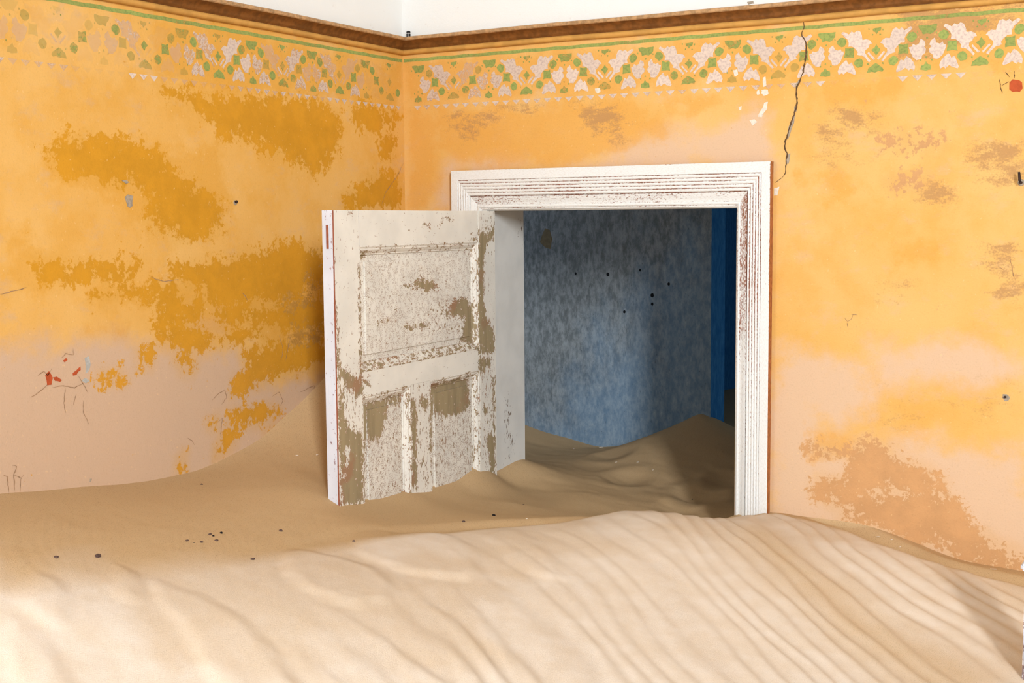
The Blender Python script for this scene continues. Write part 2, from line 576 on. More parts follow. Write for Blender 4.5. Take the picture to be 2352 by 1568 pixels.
B_STAIN = polys(on_back, [
    [(1868, 1130), (1878, 1100), (1920, 1098), (1950, 1090), (1944, 1060), (1960, 1030), (2000, 1008), (2040, 1030), (2060, 1058), (2110, 1072), (2150, 1096), (2165, 1118), (2130, 1130), (2060, 1128), (2020, 1120), (1960, 1130), (1935, 1150), (1900, 1140)],
    [(1880, 1142), (1930, 1150), (1990, 1134), (2080, 1132), (2160, 1128), (2190, 1150), (2212, 1180), (2222, 1215), (2270, 1228), (2320, 1262), (2360, 1290), (2360, 1320), (2250, 1300), (2200, 1280), (2160, 1255), (2110, 1250), (2050, 1225), (1990, 1205), (1940, 1190), (1935, 1168)],
    [(1850, 1030), (1880, 1022), (1930, 1030), (1965, 1034), (1950, 1050), (1900, 1048)],
    [(2030, 318), (2090, 316), (2155, 322), (2150, 334), (2080, 338), (2040, 332)],
    [(2045, 414), (2105, 412), (2110, 424), (2060, 428)],
])
B_BROWN = polys(on_back, [
    [(1010, 270), (1060, 246), (1130, 246), (1150, 270), (1130, 300), (1060, 330), (1030, 320)],
    [(1150, 240), (1250, 240), (1230, 262), (1170, 258)],
    [(1310, 240), (1420, 232), (1470, 260), (1430, 310), (1350, 300), (1320, 270)],
    [(1860, 330), (1880, 280), (1925, 238), (1985, 232), (2012, 256), (2030, 296), (2010, 320), (1950, 335), (1900, 342)],
    [(1860, 360), (1960, 340), (2060, 345), (1990, 365), (1880, 385)],
    [(2080, 430), (2140, 410), (2200, 430), (2200, 460), (2150, 480), (2090, 470)],
    [(2210, 340), (2270, 310), (2360, 310), (2360, 430), (2280, 440), (2220, 400)],
    [(2000, 660), (2100, 650), (2110, 690), (2010, 690)],
    [(2250, 560), (2360, 540), (2360, 720), (2270, 700)],
    [(2040, 10), (2352, -10), (2352, 60), (2200, 130), (2060, 150)],
    [(1340, 300), (1450, 290), (1430, 330), (1350, 340)],
])
B_ORANGE = polys(on_back, [
    [(938, 250), (985, 250), (1010, 320), (1005, 440), (960, 480), (938, 480)],
    [(1000, 250), (1200, 238), (1440, 225), (1510, 260), (1540, 306), (1450, 340), (1380, 368), (1290, 384), (1160, 380), (1060, 372), (1010, 340)],
    [(1520, 220), (1640, 212), (1700, 240), (1620, 260), (1540, 250)],
    [(1850, 190), (2100, 170), (2050, 230), (1870, 240)],
    [(1830, 400), (1920, 380), (2000, 450), (1900, 470)],
    [(2040, 545), (2170, 560), (2160, 610), (2050, 620)],
    [(1860, 980), (1960, 1000), (1980, 1060), (1870, 1060)],
    [(930, 130), (2360, 40), (2360, 160), (930, 240)],
])
B_PALE = polys(on_back, [
    [(1770, 860), (1840, 870), (1900, 960), (1900, 1080), (1930, 1160), (1900, 1220), (1760, 1220)],
    [(1030, 372), (1150, 362), (1200, 375), (1100, 390), (1034, 398), (1030, 478), (1000, 470)],
    [(1780, 780), (2000, 840), (2000, 920), (1930, 1000), (1850, 960), (1780, 900)],
    [(2060, 1020), (2150, 1000), (2230, 1080), (2352, 1090), (2352, 1250), (2280, 1230), (2220, 1180), (2180, 1110), (2100, 1060)],
    [(1460, 320), (1760, 260), (1790, 400), (1300, 400)],
    [(2000, 800), (2160, 780), (2360, 830), (2360, 870), (2020, 880)],
    [(2100, 1250), (2150, 1225), (2210, 1250), (2230, 1300), (2120, 1290)],
    [(1840, 1000), (1960, 1010), (2100, 1020), (2352, 1030), (2420, 1340), (2100, 1300), (1850, 1220)],
])


B_SOFT = polys(on_back, [[(1970, 980), (2000, 890), (2080, 866), (2200, 880), (2400, 860), (2400, 1010), (2200, 1010), (2080, 1000)]])


def masks(X, Z, S, Bn, O, P, ws=0.055, soft_brown=()):
    R = np.zeros(X.shape); G = R.copy(); B = R.copy(); A = R.copy()
    for p in S: R = np.maximum(R, soft(p, X, Z, ws))
    for p in Bn: G = np.maximum(G, soft(p, X, Z, 0.05))
    for p in soft_brown: G = np.maximum(G, 0.5 * soft(p, X, Z, 0.09))
    for p in O: A = np.maximum(A, soft(p, X, Z, 0.07))
    for p in P: B = np.maximum(B, soft(p, X, Z, 0.09))
    return np.stack([R, G, B, A], -1)


# ------------------------------------------------------------------ walls
def axis(lo, hi, step, extra=()):
    a = sorted(set([round(v, 5) for v in np.arange(lo, hi + 1e-6, step)] + [round(e, 5) for e in extra] + [round(lo, 5), round(hi, 5)]))
    return np.array(a)


OPEN = (0.322, 1.205, 2.105)          # doorway: x0, x1, top
RZ = 5.05                             # ceiling
# back wall
xs = np.concatenate([axis(0.0, 2.2, 0.012, OPEN[:2]), np.arange(2.23, 3.0, 0.03)])
zs = axis(0.9, 2.76, 0.012, OPEN[2:])
XX, ZZ = np.meshgrid(xs, zs, indexing='ij')
mk = masks(XX, ZZ, B_STAIN, B_BROWN, B_ORANGE, B_PALE, soft_brown=B_SOFT)
wb = MB()
wb.v = [(x, 0.0, z) for x, z in zip(XX.ravel(), ZZ.ravel())]
nz = len(zs)
for i in range(len(xs) - 1):
    for j in range(nz - 1):
        if xs[i] >= OPEN[0] - 1e-4 and xs[i + 1] <= OPEN[1] + 1e-4 and zs[j + 1] <= OPEN[2] + 1e-4:
            continue
        a = i * nz + j
        wb.f.append((a, a + nz, a + nz + 1, a + 1))
wb.mi = [0] * len(wb.f)
n_fine = len(wb.v)
T = 0.24
wb.box(-T, OPEN[0], 0.0015, T, 0, RZ)
wb.box(OPEN[1], 4.4 + T, 0.0015, T, 0, RZ)
wb.box(OPEN[0], OPEN[1], 0.0015, T, OPEN[2], RZ)
wb.box(float(xs[-1]), 4.4, 0.0, 0.0014, 0.0, RZ)
wb.box(0.0, float(xs[-1]), 0.0, 0.0014, 2.76, RZ)
ma = np.zeros((len(wb.v), 4)); ma[:n_fine] = mk.reshape(-1, 4)
wall_back = wb.build('wall_back', [M['wall_back']], attrs={'masks': ma})
tag(wall_back, 'stained yellow wall with the half buried doorway and a flower frieze', 'wall', kind='structure')

# left wall, with the window opening out of the picture
ys = np.concatenate([np.arange(-2.82, -1.85, 0.03), axis(-1.85, 0.0, 0.012)])
zs = axis(0.9, 2.76, 0.012)
YY, ZZ = np.meshgrid(ys, zs, indexing='ij')
mk = masks(YY, ZZ, L_STAIN, L_BROWN, L_ORANGE, L_PALE)
wl = MB()
wl.v = [(0.0, y, z) for y, z in zip(YY.ravel(), ZZ.ravel())]
nz = len(zs)
for i in range(len(ys) - 1):
    for j in range(nz - 1):
        a = i * nz + j
        wl.f.append((a, a + nz, a + nz + 1, a + 1))
wl.mi = [0] * len(wl.f)
n_fine = len(wl.v)
y0, y1, z0, z1 = WIN_L
wl.box(-T, -0.0015, y1, -0.0, 0, RZ)
wl.box(-0.0014, 0.0, y1, -2.82, 0, RZ)
wl.box(-0.0014, 0.0, -2.82, 0, 2.76, RZ)
wl.box(-T, 0.0, -5.2, y0, 0, RZ)
wl.box(-T, 0.0, y0, y1, 0, z0)
wl.box(-T, 0.0, y0, y1, z1, RZ)
ma = np.zeros((len(wl.v), 4)); ma[:n_fine] = mk.reshape(-1, 4)
wall_left = wl.build('wall_left', [M['wall_left']], attrs={'masks': ma})
tag(wall_left, 'ochre stained yellow wall behind the open door leaf', 'wall', kind='structure')


def frame_window(name, plane, a0, a1, z0, z1, pos, label):
    """simple painted casement frame in a wall opening; plane 'x' or 'y'"""
    r = tag(empty(name, (pos, (a0 + a1) / 2, z0) if plane == 'x' else ((a0 + a1) / 2, pos, z0)), label, 'window', kind='structure')
    ox, oy, oz = r.location
    def bar(nm, b0, b1, c0, c1, d=0.03):
        m = MB()
        if plane == 'x': m.box(-d, d, b0 - oy, b1 - oy, c0 - oz, c1 - oz)
        else: m.box(b0 - ox, b1 - ox, -d, d, c0 - oz, c1 - oz)
        m.build(nm, M['white_plaster'], r)
    w = 0.05
    bar('window_jamb', a0, a0 + w, z0, z1); bar('window_jamb', a1 - w, a1, z0, z1)
    bar('window_head', a0 + w, a1 - w, z1 - w, z1); bar('window_sill', a0 + w, a1 - w, z0, z0 + w)
    return r


frame_window('window_1', 'x', WIN_L[0], WIN_L[1], WIN_L[2], WIN_L[3], -0.14, 'empty white window frame in the wall beside the brightest sand')

wr = MB()
y0, y1, z0, z1 = GAP_R
wr.box(4.4, 4.4 + T, y1, 0.0, 0, RZ)
wr.box(4.4, 4.4 + T, y0, y1, 0, z0); wr.box(4.4, 4.4 + T, y0, y1, z1, RZ)
tag(wr.build('wall_right', M['yellow_plain']), 'pale scoured wall across the room', 'wall', kind='structure')
wf = MB()
x0, x1, z0, z1 = WIN_F
wf.box(-T, x0, -5.2 - T, -5.2, 0, RZ); wf.box(x1, GAP_F, -5.2 - T, -5.2, 0, RZ); wf.box(GAP_F, 4.4 + T, -5.2 - T, -5.2, 0, GAP_R[2]); wf.box(GAP_F, 4.4 + T, -5.2 - T, -5.2, GAP_R[3], RZ)
wf.box(x0, x1, -5.2 - T, -5.2, 0, z0); wf.box(x0, x1, -5.2 - T, -5.2, z1, RZ)
tag(wf.build('wall_front', M['yellow_plain']), 'pale scoured wall with a wide window opposite the doorway', 'wall', kind='structure')
frame_window('window_2', 'y', x0, x1, z0, z1, -5.34, 'wide empty white window frame opposite the doorway')
mb = MB(); mb.box(-T, 4.4 + T, -5.2 - T, T, RZ, RZ + 0.1)
tag(mb.build('ceiling', M['white_plaster']), 'white plaster ceiling over the yellow room', 'ceiling', kind='structure')
mb = MB(); mb.box(-1.6, 4.4 + T, -5.2 - T, 4.2, -0.1, 0.0)
tag(mb.build('floor', M['red_wood']), 'wooden floor buried under the drifted sand', 'floor', kind='structure')

# ---- passage behind the doorway: worn blue wall with another opening
PA = 1.2
PX = on_back(1632, 900, PA)[0]         # edge of the far opening
wp = MB()
wp.box(-1.6, PX, PA, PA + 0.155, 0, 3.0)
wp.box(PX, PX + 0.95, PA, PA + 0.26, 2.5, 3.0)
wp.box(PX + 0.95, 3.6, PA, PA + 0.26, 0, 3.0)
wall_passage = tag(wp.build('wall_passage', [M['blue'], M['blue_strong']]), 'worn blue and grey wall seen through the doorway', 'wall', kind='structure')
for p in wall_passage.data.polygons:
    if p.normal.x > 0.9: p.material_index = 1
we = MB()
we.box(-1.7, -1.6, T, PA, 0, 3.0); 
tag(we.build('wall_passage_end', M['blue']), 'dim blue end wall of the passage', 'wall', kind='structure')
wd = MB()
wd.box(-1.7, 3.6, 3.6, 3.7, 0, 3.0); wd.box(-0.15, -0.05, PA + 0.26, 3.6, 0, 3.0); wd.box(2.6, 2.7, PA + 0.26, 3.6, 0, 3.0)
tag(wd.build('wall_far', M['blue_strong']), 'dark blue walls of the room beyond the passage', 'wall', kind='structure')
mb = MB(); mb.box(-1.7, 3.7, T, 3.7, 3.0, 3.1)
tag(mb.build('ceiling_passage', M['white_plaster']), 'ceiling over the blue passage', 'ceiling', kind='structure')
mb = MB(); mb.box(3.6, 3.7, T, PA + 0.3, 0, 3.0)
tag(mb.build('wall_passage_close', M['blue']), 'blue end wall closing the passage beyond the far opening', 'wall', kind='structure')

# ------------------------------------------------------------------ sand
def leafpt(w):
    q = LH + LU * w
    return q[0], q[1]


cp = []
for px, py in [(0, 1135), (100, 1126), (200, 1117), (300, 1110), (400, 1092), (450, 1080), (500, 1060), (560, 1030), (600, 1005), (650, 960), (700, 915), (740, 872)]:
    y, z = on_left(px, py); cp.append((0.0, y, z))
cp += [(0.0, -2.2, 1.46), (0.0, -3.2, 1.45), (0.0, -4.5, 1.3), (0.0, -0.3, 1.64), (0.0, -0.02, 1.66), (0.18, -0.02, 1.52), (0.16, -0.4, 1.46), (0.2, -0.75, 1.37)]
for px, py in [(779, 1163), (835, 1158), (890, 1149), (947, 1134), (989, 1131), (1060, 1112), (1140, 1092)]:
    w, z = on_leaf(px, py); x, y = leafpt(w); cp.append((x + 0.004, y, z))
cp += [(0.385, -0.99, 1.325), (0.33, -0.9, 1.335), (0.34, 0.03, 1.208), (0.345, 0.13, 1.211), (0.355, 0.2, 1.216)]
for px, py in [(1205, 975), (1250, 992), (1300, 1005), (1380, 1025), (1440, 1022), (1520, 990), (1570, 968), (1610, 950), (1632, 958)]:
    x, z = on_back(px, py, PA); cp.append((x, PA, z))
cp += [(-0.9, 1.2, 1.3), (-1.5, 0.8, 1.35), (PX + 0.06, PA + 0.24, 1.16), (PX + 0.3, PA + 0.1, 1.1), (PX + 0.5, PA - 0.1, 1.06), (1.9, 0.9, 1.0), (3.0, 0.7, 1.0), (1.0, 2.6, 1.0), (0.3, 3.4, 1.05), (-0.4, 0.5, 1.28), (0.1, 0.32, 1.25)]
for px, py in [(1690, 1181), (1769, 1175), (1850, 1186), (1900, 1190), (2000, 1208), (2100, 1245), (2200, 1283), (2352, 1312)]:
    x, z = on_back(px, py); cp.append((x, 0.0, z))
# doorway hollow
cp += [(0.62, 0.1, 1.15), (0.85, 0.1, 1.115), (1.1, 0.08, 1.10), (0.7, 0.5, 1.115), (1.05, 0.4, 1.09), (0.55, -0.25, 1.185), (0.75, -0.28, 1.165), (0.95, -0.12, 1.12), (1.12, -0.05, 1.12), (0.6, -0.6, 1.225), (0.9, 0.8, 1.12), (0.35, 0.7, 1.15), (1.19, 0.2, 1.10)]
# crest of the foreground drift
CREST = [(0, 1340, 1.36), (300, 1312, 1.33), (575, 1286, 1.30), (815, 1250, 1.275), (960, 1231, 1.262), (1100, 1216, 1.25), (1200, 1208, 1.245), (1300, 1199, 1.242), (1370, 1186, 1.24), (1440, 1174, 1.238), (1500, 1175, 1.232), (1560, 1182, 1.222), (1620, 1191, 1.212), (1700, 1187, 1.202), (1780, 1180, 1.196), (1850, 1196, 1.19), (2000, 1245, 1.172), (2100, 1280, 1.155), (2200, 1310, 1.135), (2352, 1350, 1.115)]
for px, py, z in CREST:
    x, y = on_sand(px, py, z); cp.append((x, y, z))
# front slope and on towards the camera
for px, py, z in [(0, 1568, 1.25), (300, 1568, 1.21), (600, 1568, 1.175), (900, 1568, 1.145), (1176, 1568, 1.115), (1500, 1568, 1.08), (1800, 1568, 1.055), (2100, 1568, 1.035), (2352, 1568, 1.03), (1500, 1380, 1.155), (1100, 1400, 1.19), (700, 1420, 1.235), (300, 1440, 1.275), (1900, 1380, 1.125), (2200, 1420, 1.09)]:
    x, y = on_sand(px, py, z); cp.append((x, y, z))
cp += [(2.6, -0.1, 1.07), (3.4, -0.2, 1.1), (4.3, -0.3, 1.2), (2.9, -1.5, 0.98), (4.3, -2.0, 1.05), (1.2, -3.0, 0.9), (2.5, -3.0, 0.55), (2.6, -4.0, 0.5), (4.2, -4.5, 0.7), (0.6, -3.4, 1.1), (1.0, -5.0, 0.8), (3.0, -5.0, 0.55)]
cp = np.array(cp)
# thin plate spline through the control points
def tps(P):
    n = len(P)
    d2 = ((P[:, None, :2] - P[None, :, :2]) ** 2).sum(-1)
    K = d2 * np.log(d2 + 1e-9) * 0.5 + np.eye(n) * 2e-4
    A = np.zeros((n + 3, n + 3))
    A[:n, :n] = K
    A[:n, n] = 1; A[:n, n + 1:] = P[:, :2]
    A[n, :n] = 1; A[n + 1:, :n] = P[:, :2].T
    s = np.linalg.solve(A, np.concatenate([P[:, 2], np.zeros(3)]))
    return s


_s = tps(cp)


def sand_base(X, Y):
    Z = _s[-3] + _s[-2] * X + _s[-1] * Y
    for i in range(len(cp)):
        d2 = (X - cp[i, 0]) ** 2 + (Y - cp[i, 1]) ** 2
        Z = Z + _s[i] * d2 * np.log(d2 + 1e-9) * 0.5
    return Z


CX = np.array([on_sand(px, py, z) for px, py, z in CREST])
CPOLY = [tuple(p) for p in CX] + [(3.2, -0.3), (3.4, -5.2), (-0.5, -5.2), (-0.5, CX[0][1])]
LOBES = [([(820, 1256), (960, 1240), (1072, 1252), (1104, 1290), (1098, 1312), (1040, 1322), (900, 1320), (800, 1300)], 1.235, 0.011),
         ([(1120, 1240), (1230, 1240), (1290, 1290), (1302, 1312), (1240, 1316), (1150, 1290)], 1.22, 0.008),
         ([(640, 1330), (800, 1325), (900, 1340), (918, 1372), (905, 1395), (800, 1415), (640, 1400)], 1.22, 0.011),
         ([(250, 1365), (310, 1365), (345, 1395), (330, 1420), (250, 1420)], 1.27, 0.008),
         ([(330, 1440), (520, 1460), (640, 1500), (700, 1530), (720, 1568), (500, 1568), (380, 1500)], 1.2, 0.010),
         ([(100, 1395), (170, 1420), (180, 1455), (60, 1470), (20, 1430)], 1.28, 0.008),
         ([(60, 1490), (200, 1540), (240, 1568), (0, 1568), (0, 1500)], 1.25, 0.008)]
RD = np.array([0.806, -0.592]); RP = np.array([0.592, 0.806])     # along / across the ripples
PITS = [(1440, 1112, 1.11, 0.075, 0.018), (1605, 1135, 1.105, 0.085, 0.020), (1405, 1065, 1.12, 0.07, 0.014), (1660, 1112, 1.1, 0.06, 0.014), (1560, 1162, 1.11, 0.07, 0.012)]


def sand_height(X, Y):
    Z = sand_base(X, Y)
    cd = sdf(CPOLY, X, Y)
    front = np.clip(0.5 + cd / 0.16, 0, 1)
    # slip face behind the crest
    db = np.clip(-cd, 0, 1)
    hollow = np.sin(np.pi * np.clip(db / 0.15, 0, 1)) ** 2
    Z = Z - hollow * (0.024 * np.clip((X - 0.55) / 0.3, 0, 1) * np.clip((1.36 - X) / 0.12, 0, 1) + 0.030 * np.clip((X - 1.42) / 0.15, 0, 1)) * (Y < 0.0)
    a = X * RD[0] + Y * RD[1]
    q = X * RP[0] + Y * RP[1]
    warp = (fbm(a * 1.2 + 3, q * 2.6 + 9, 3) - 0.5) * 0.26 + (fbm(a * 5 + 13, q * 6 + 4, 2) - 0.5) * 0.022
    ph = (q + warp) / (0.060 + 0.022 * np.clip((1.35 - X) / 0.55, 0, 1))
    s = ph - np.floor(ph)
    prof = np.where(s < 0.66, 0.5 - 0.5 * np.cos(np.pi * s / 0.66), 0.5 + 0.5 * np.cos(np.pi * (s - 0.66) / 0.34))
    ph2 = (q + warp * 1.4 + 0.02 * np.sin(a * 4)) / 0.031
    s2 = ph2 - np.floor(ph2)
    p2 = 0.5 - 0.5 * np.cos(2 * np.pi * s2)
    inview = np.clip((X - 0.80) / 0.4, 0.06, 1)
    amp = front * inview * (0.35 + 1.1 * np.clip(fbm(a * 1.3 + 40, q * 1.3, 2) - 0.18, 0, 1))
    Z = Z + amp * (0.0080 * prof + 0.0012 * p2)
    # faint ripples behind the crest near the left wall
    back = (1 - front) * np.clip((-0.65 - Y) / 0.3, 0, 1) * (X > -0.1)
    Z = Z + back * 0.0005 * p2 * np.clip(fbm(X * 4, Y * 4, 2) * 3 - 1, 0, 1)
    wx = 0.05 * (fbm(X * 8 + 1, Y * 8 + 2, 3) - 0.5); wy = 0.05 * (fbm(X * 8 + 31, Y * 8 + 12, 3) - 0.5)
    for poly, zz, h in LOBES:
        P = [on_sand(px, py, zz) for px, py in poly]
        for _ in range(3):
            P = [q_ for i in range(len(P)) for q_ in ((0.75 * P[i][0] + 0.25 * P[(i + 1) % len(P)][0], 0.75 * P[i][1] + 0.25 * P[(i + 1) % len(P)][1]), (0.25 * P[i][0] + 0.75 * P[(i + 1) % len(P)][0], 0.25 * P[i][1] + 0.75 * P[(i + 1) % len(P)][1]))]
        d = sdf(P, X + wx, Y + wy)
        e = np.clip((d + 0.01) / 0.045, 0, 1)
        lobe = e * e * (3 - 2 * e)
        cx, cy = np.mean(np.array(P), 0)
        side = ((X - cx) * RP[0] + (Y - cy) * RP[1])
        Z = Z + lobe * h * np.clip(0.7 + 2.0 * ((X - cx) * 0.6 - (Y - cy) * 0.1), 0.1, 1.25)
    for px, py, zz, r, h in PITS:
        x, y = on_sand(px, py, zz)
        d = np.sqrt((X - x) ** 2 + ((Y - y) * 0.62) ** 2) / r
        Z = Z - h * np.exp(-d ** 2 * 1.4) + h * 0.35 * np.exp(-(d - 1.25) ** 2 * 6)
    hall = np.clip((Y - 0.0) / 0.1, 0, 1)
    Z = Z + hall * 0.008 * (fbm(X * 7, Y * 11, 3) - 0.5)
    Z = Z + 0.004 * (fbm(X * 9 + 5, Y * 9 + 2, 3) - 0.5)
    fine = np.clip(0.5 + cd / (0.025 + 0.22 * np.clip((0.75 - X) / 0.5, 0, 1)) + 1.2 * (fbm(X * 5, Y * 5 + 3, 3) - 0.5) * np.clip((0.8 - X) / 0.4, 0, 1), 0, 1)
    return Z, fine


xs = np.concatenate([np.arange(-1.6, 0.0, 0.05), np.arange(0.0, 2.42, 0.0062), np.arange(2.42, 4.41, 0.05)])
ys = np.concatenate([np.arange(-5.2, -2.25, 0.06), np.arange(-2.25, 0.3, 0.0062), np.arange(0.3, 1.5, 0.0095), np.arange(1.5, 3.61, 0.06)])
XX, YY = np.meshgrid(xs, ys, indexing='ij')
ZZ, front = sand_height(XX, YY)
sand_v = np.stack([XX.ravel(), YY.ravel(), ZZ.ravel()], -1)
ny = len(ys)
I, J = np.meshgrid(np.arange(len(xs) - 1), np.arange(ny - 1), indexing='ij')
xm = (xs[I] + xs[I + 1]) / 2; ym = (ys[J] + ys[J + 1]) / 2
keep = ((ym < 0) & (xm > 0)) | ((ym >= 0) & (ym < T) & (xm > OPEN[0]) & (xm < OPEN[1])) | ((ym >= T) & (ym < PA)) | ((ym >= PA) & (ym < PA + 0.26) & (xm > PX) & (xm < PX + 0.95)) | ((ym >= PA + 0.26) & (xm > -0.05) & (xm < 2.6))
a = (I * ny + J)[keep]
quads = np.stack([a, a + ny, a + ny + 1, a + 1], -1).astype(np.int32)
used = np.zeros(len(sand_v), bool); used[quads.ravel()] = True
remap = np.cumsum(used) - 1
quads = remap[quads]
me = bpy.data.meshes.new('sand_drift')
vv = sand_v[used].astype(np.float32)
me.vertices.add(len(vv)); me.vertices.foreach_set('co', vv.ravel())
me.loops.add(quads.size); me.loops.foreach_set('vertex_index', quads.ravel().astype(np.int32))
me.polygons.add(len(quads))
me.polygons.foreach_set('loop_start', np.arange(0, quads.size, 4, dtype=np.int32))
me.update(calc_edges=True)
me.polygons.foreach_set('use_smooth', [True] * len(quads))
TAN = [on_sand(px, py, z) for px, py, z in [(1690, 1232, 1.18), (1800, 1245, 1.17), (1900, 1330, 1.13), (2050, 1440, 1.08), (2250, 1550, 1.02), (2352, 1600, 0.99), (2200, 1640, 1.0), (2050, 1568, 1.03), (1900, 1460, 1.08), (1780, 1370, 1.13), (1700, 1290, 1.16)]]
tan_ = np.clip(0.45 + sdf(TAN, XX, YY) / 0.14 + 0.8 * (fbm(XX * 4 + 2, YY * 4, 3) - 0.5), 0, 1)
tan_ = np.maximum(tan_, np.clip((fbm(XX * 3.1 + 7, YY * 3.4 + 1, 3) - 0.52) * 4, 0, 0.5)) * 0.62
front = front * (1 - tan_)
at_ = me.attributes.new('coarse_shade', 'FLOAT', 'POINT')
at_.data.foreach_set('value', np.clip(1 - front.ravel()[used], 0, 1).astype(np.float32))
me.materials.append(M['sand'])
sand = bpy.data.objects.new('sand_drift', me)
C.objects.link(sand)
tag(sand, 'rippled pale desert sand drifted through the room and doorway', 'sand', kind='stuff')


def sand_at(x, y):
    return float(sand_height(np.array([[x]]), np.array([[y]]))[0][0, 0])


def sand_hit(px, py):
    """first point of the sand along the line of sight"""
    r = ray(px, py)
    t = np.linspace(2.2, 6.5, 1500)
    P = CAM[None] + r[None] * t[:, None]
    h, _ = sand_height(P[:, 0], P[:, 1])
    k = int(np.argmax(P[:, 2] < h))
    return P[k, 0], P[k, 1], float(h[k])


# ------------------------------------------------------------------ door surround (trim_1)
trim = tag(empty('trim_1', (0.76, 0, 1.1)), 'white reeded door surround with flaking red undercoat', 'door surround', kind='structure')
OX0, OX1, OZ = 0.207, 1.3175, 2.234            # outer edge
IX0, IX1, IZ = 0.317, 1.2085, 2.103            # inner edge
prof = [(0.0, 0.0, 0.55), (0.0, -0.028, 0.35), (0.02, -0.030, 0.10), (0.235, -0.030, 0.02)]
for k in range(5):
    b0 = 0.25 + k * 0.08
    dep = -0.0285 + k * 0.0008
    prof += [(b0, dep + 0.0022, 0.56), (b0 + 0.018, dep, 0.20), (b0 + 0.040, dep - 0.0012, 0.10), (b0 + 0.062, dep, 0.24)]
prof += [(0.655, -0.0185, 0.56), (0.67, -0.0225, 0.36), (0.74, -0.0195, 0.36), (0.82, -0.0145, 0.34), (0.875, -0.012, 0.36), (0.885, -0.0155, 0.24), (0.915, -0.0175, 0.14), (0.945, -0.0155, 0.30), (0.955, -0.0115, 0.42), (0.985, -0.0105, 0.2), (1.0, -0.008, 0.25), (1.0, 0.012, 0.3)]


def architrave(name, kind):
    L = 0.9 if kind != 'top' else 0
    V, F, A = [], [], []
    nseg = 40
    np_ = len(prof)
    for s in range(nseg + 1):
        t = s / nseg
        for (v, y, wk) in prof:
            if kind == 'top':
                z = OZ + (IZ - OZ) * v
                xa = OX0 + (IX0 - OX0) * v; xb = OX1 + (IX1 - OX1) * v
                x = xa + (xb - xa) * t
                u = x; k = wk + 0.07
            else:
                o, i = (OX0, IX0) if kind == 'left' else (OX1, IX1)
                x = o + (i - o) * v
                zt = OZ + (IZ - OZ) * v
                z = 0.02 + (zt - 0.02) * t
                u = z + (5 if kind == 'left' else 9)
                # the foot of the surround, scoured by sand, keeps its white
                k = wk - 0.12 * max(0, min(1, (1.75 - z) / 0.5)) + (0.17 if kind == 'right' else -0.10) * max(0, min(1, (z - 1.45) / 0.4))
            V.append((x - 0.76, y, z - 1.1)); A.append((u, v + {'top': 0, 'left': 3, 'right': 7}[kind], k))
    for s in range(nseg):
        for j in range(np_ - 1):
            a = s * np_ + j
            F.append((a, a + 1, a + np_ + 1, a + np_))
    o = mesh_obj(name, V, F, [M['architrave'], M['brown_edge']], trim, attrs={'run': np.array(A)})
    for i, p in enumerate(o.data.polygons):
        if i % (np_ - 1) == 0: p.material_index = 1
    bm = bmesh.new(); bm.from_mesh(o.data); bmesh.ops.recalc_face_normals(bm, faces=bm.faces)
    # face the room
    if sum(f.normal.y * f.calc_area() for f in bm.faces) > 0:
        bmesh.ops.reverse_faces(bm, faces=bm.faces)
    bm.to_mesh(o.data); bm.free()
    return o


architrave('architrave', 'top'); architrave('architrave', 'left'); architrave('architrave', 'right')


def lining(name, x0, x1, y0, y1, z0, z1, wearf):
    """board with a gridded surface so that its scuffs can vary"""
    bm = bmesh.new()
    m = MB(); m.box(x0, x1, y0, y1, z0, z1)
    vs_ = [bm.verts.new(v) for v in m.v]
    for f in m.f: bm.faces.new([vs_[i] for i in f])
    for k in range(5):
        es = [e for e in bm.edges if e.calc_length() > 0.03]
        if not es: break
        bmesh.ops.subdivide_edges(bm, edges=es, cuts=1, use_grid_fill=True)
    me = bpy.data.meshes.new(name); bm.to_mesh(me); bm.free()
    co = np.array([v.co[:] for v in me.vertices])
    a = me.attributes.new('wear', 'FLOAT', 'POINT'); a.data.foreach_set('value', np.array([wearf(*c) for c in co], np.float32))
    a = me.attributes.new('craze', 'FLOAT', 'POINT'); a.data.foreach_set('value', np.zeros(len(co), np.float32))
    me.materials.append(M['lining_paint'])
    o = bpy.data.objects.new(name, me); C.objects.link(o); o.parent = trim
    o.location = (-0.76, 0, -1.1)
    return o


def blob(p, c, r):
    return math.exp(-(((p[0] - c[0]) / r[0]) ** 2 + ((p[1] - c[1]) / r[1]) ** 2))


lining('jamb_lining', 0.312, 0.333, -0.004, 0.242, 0.0, 2.104,
       lambda x, y, z: 0.06 + 0.34 * blob((y, z), (0.12, 1.42), (0.025, 0.09)) + 0.28 * blob((y, z), (0.14, 1.30), (0.05, 0.07)) + 0.30 * blob((y, z), (0.22, 2.06), (0.04, 0.035)) + 0.22 * blob((y, z), (0.24, 1.97), (0.02, 0.06)))
lining('jamb_lining', 1.2065, 1.225, 0.0, 0.242, 0.0, 2.104, lambda x, y, z: 0.1)
lining('head_lining', 0.333, 1.2065, 0.0, 0.242, 2.1, 2.118, lambda x, y, z: 0.12)

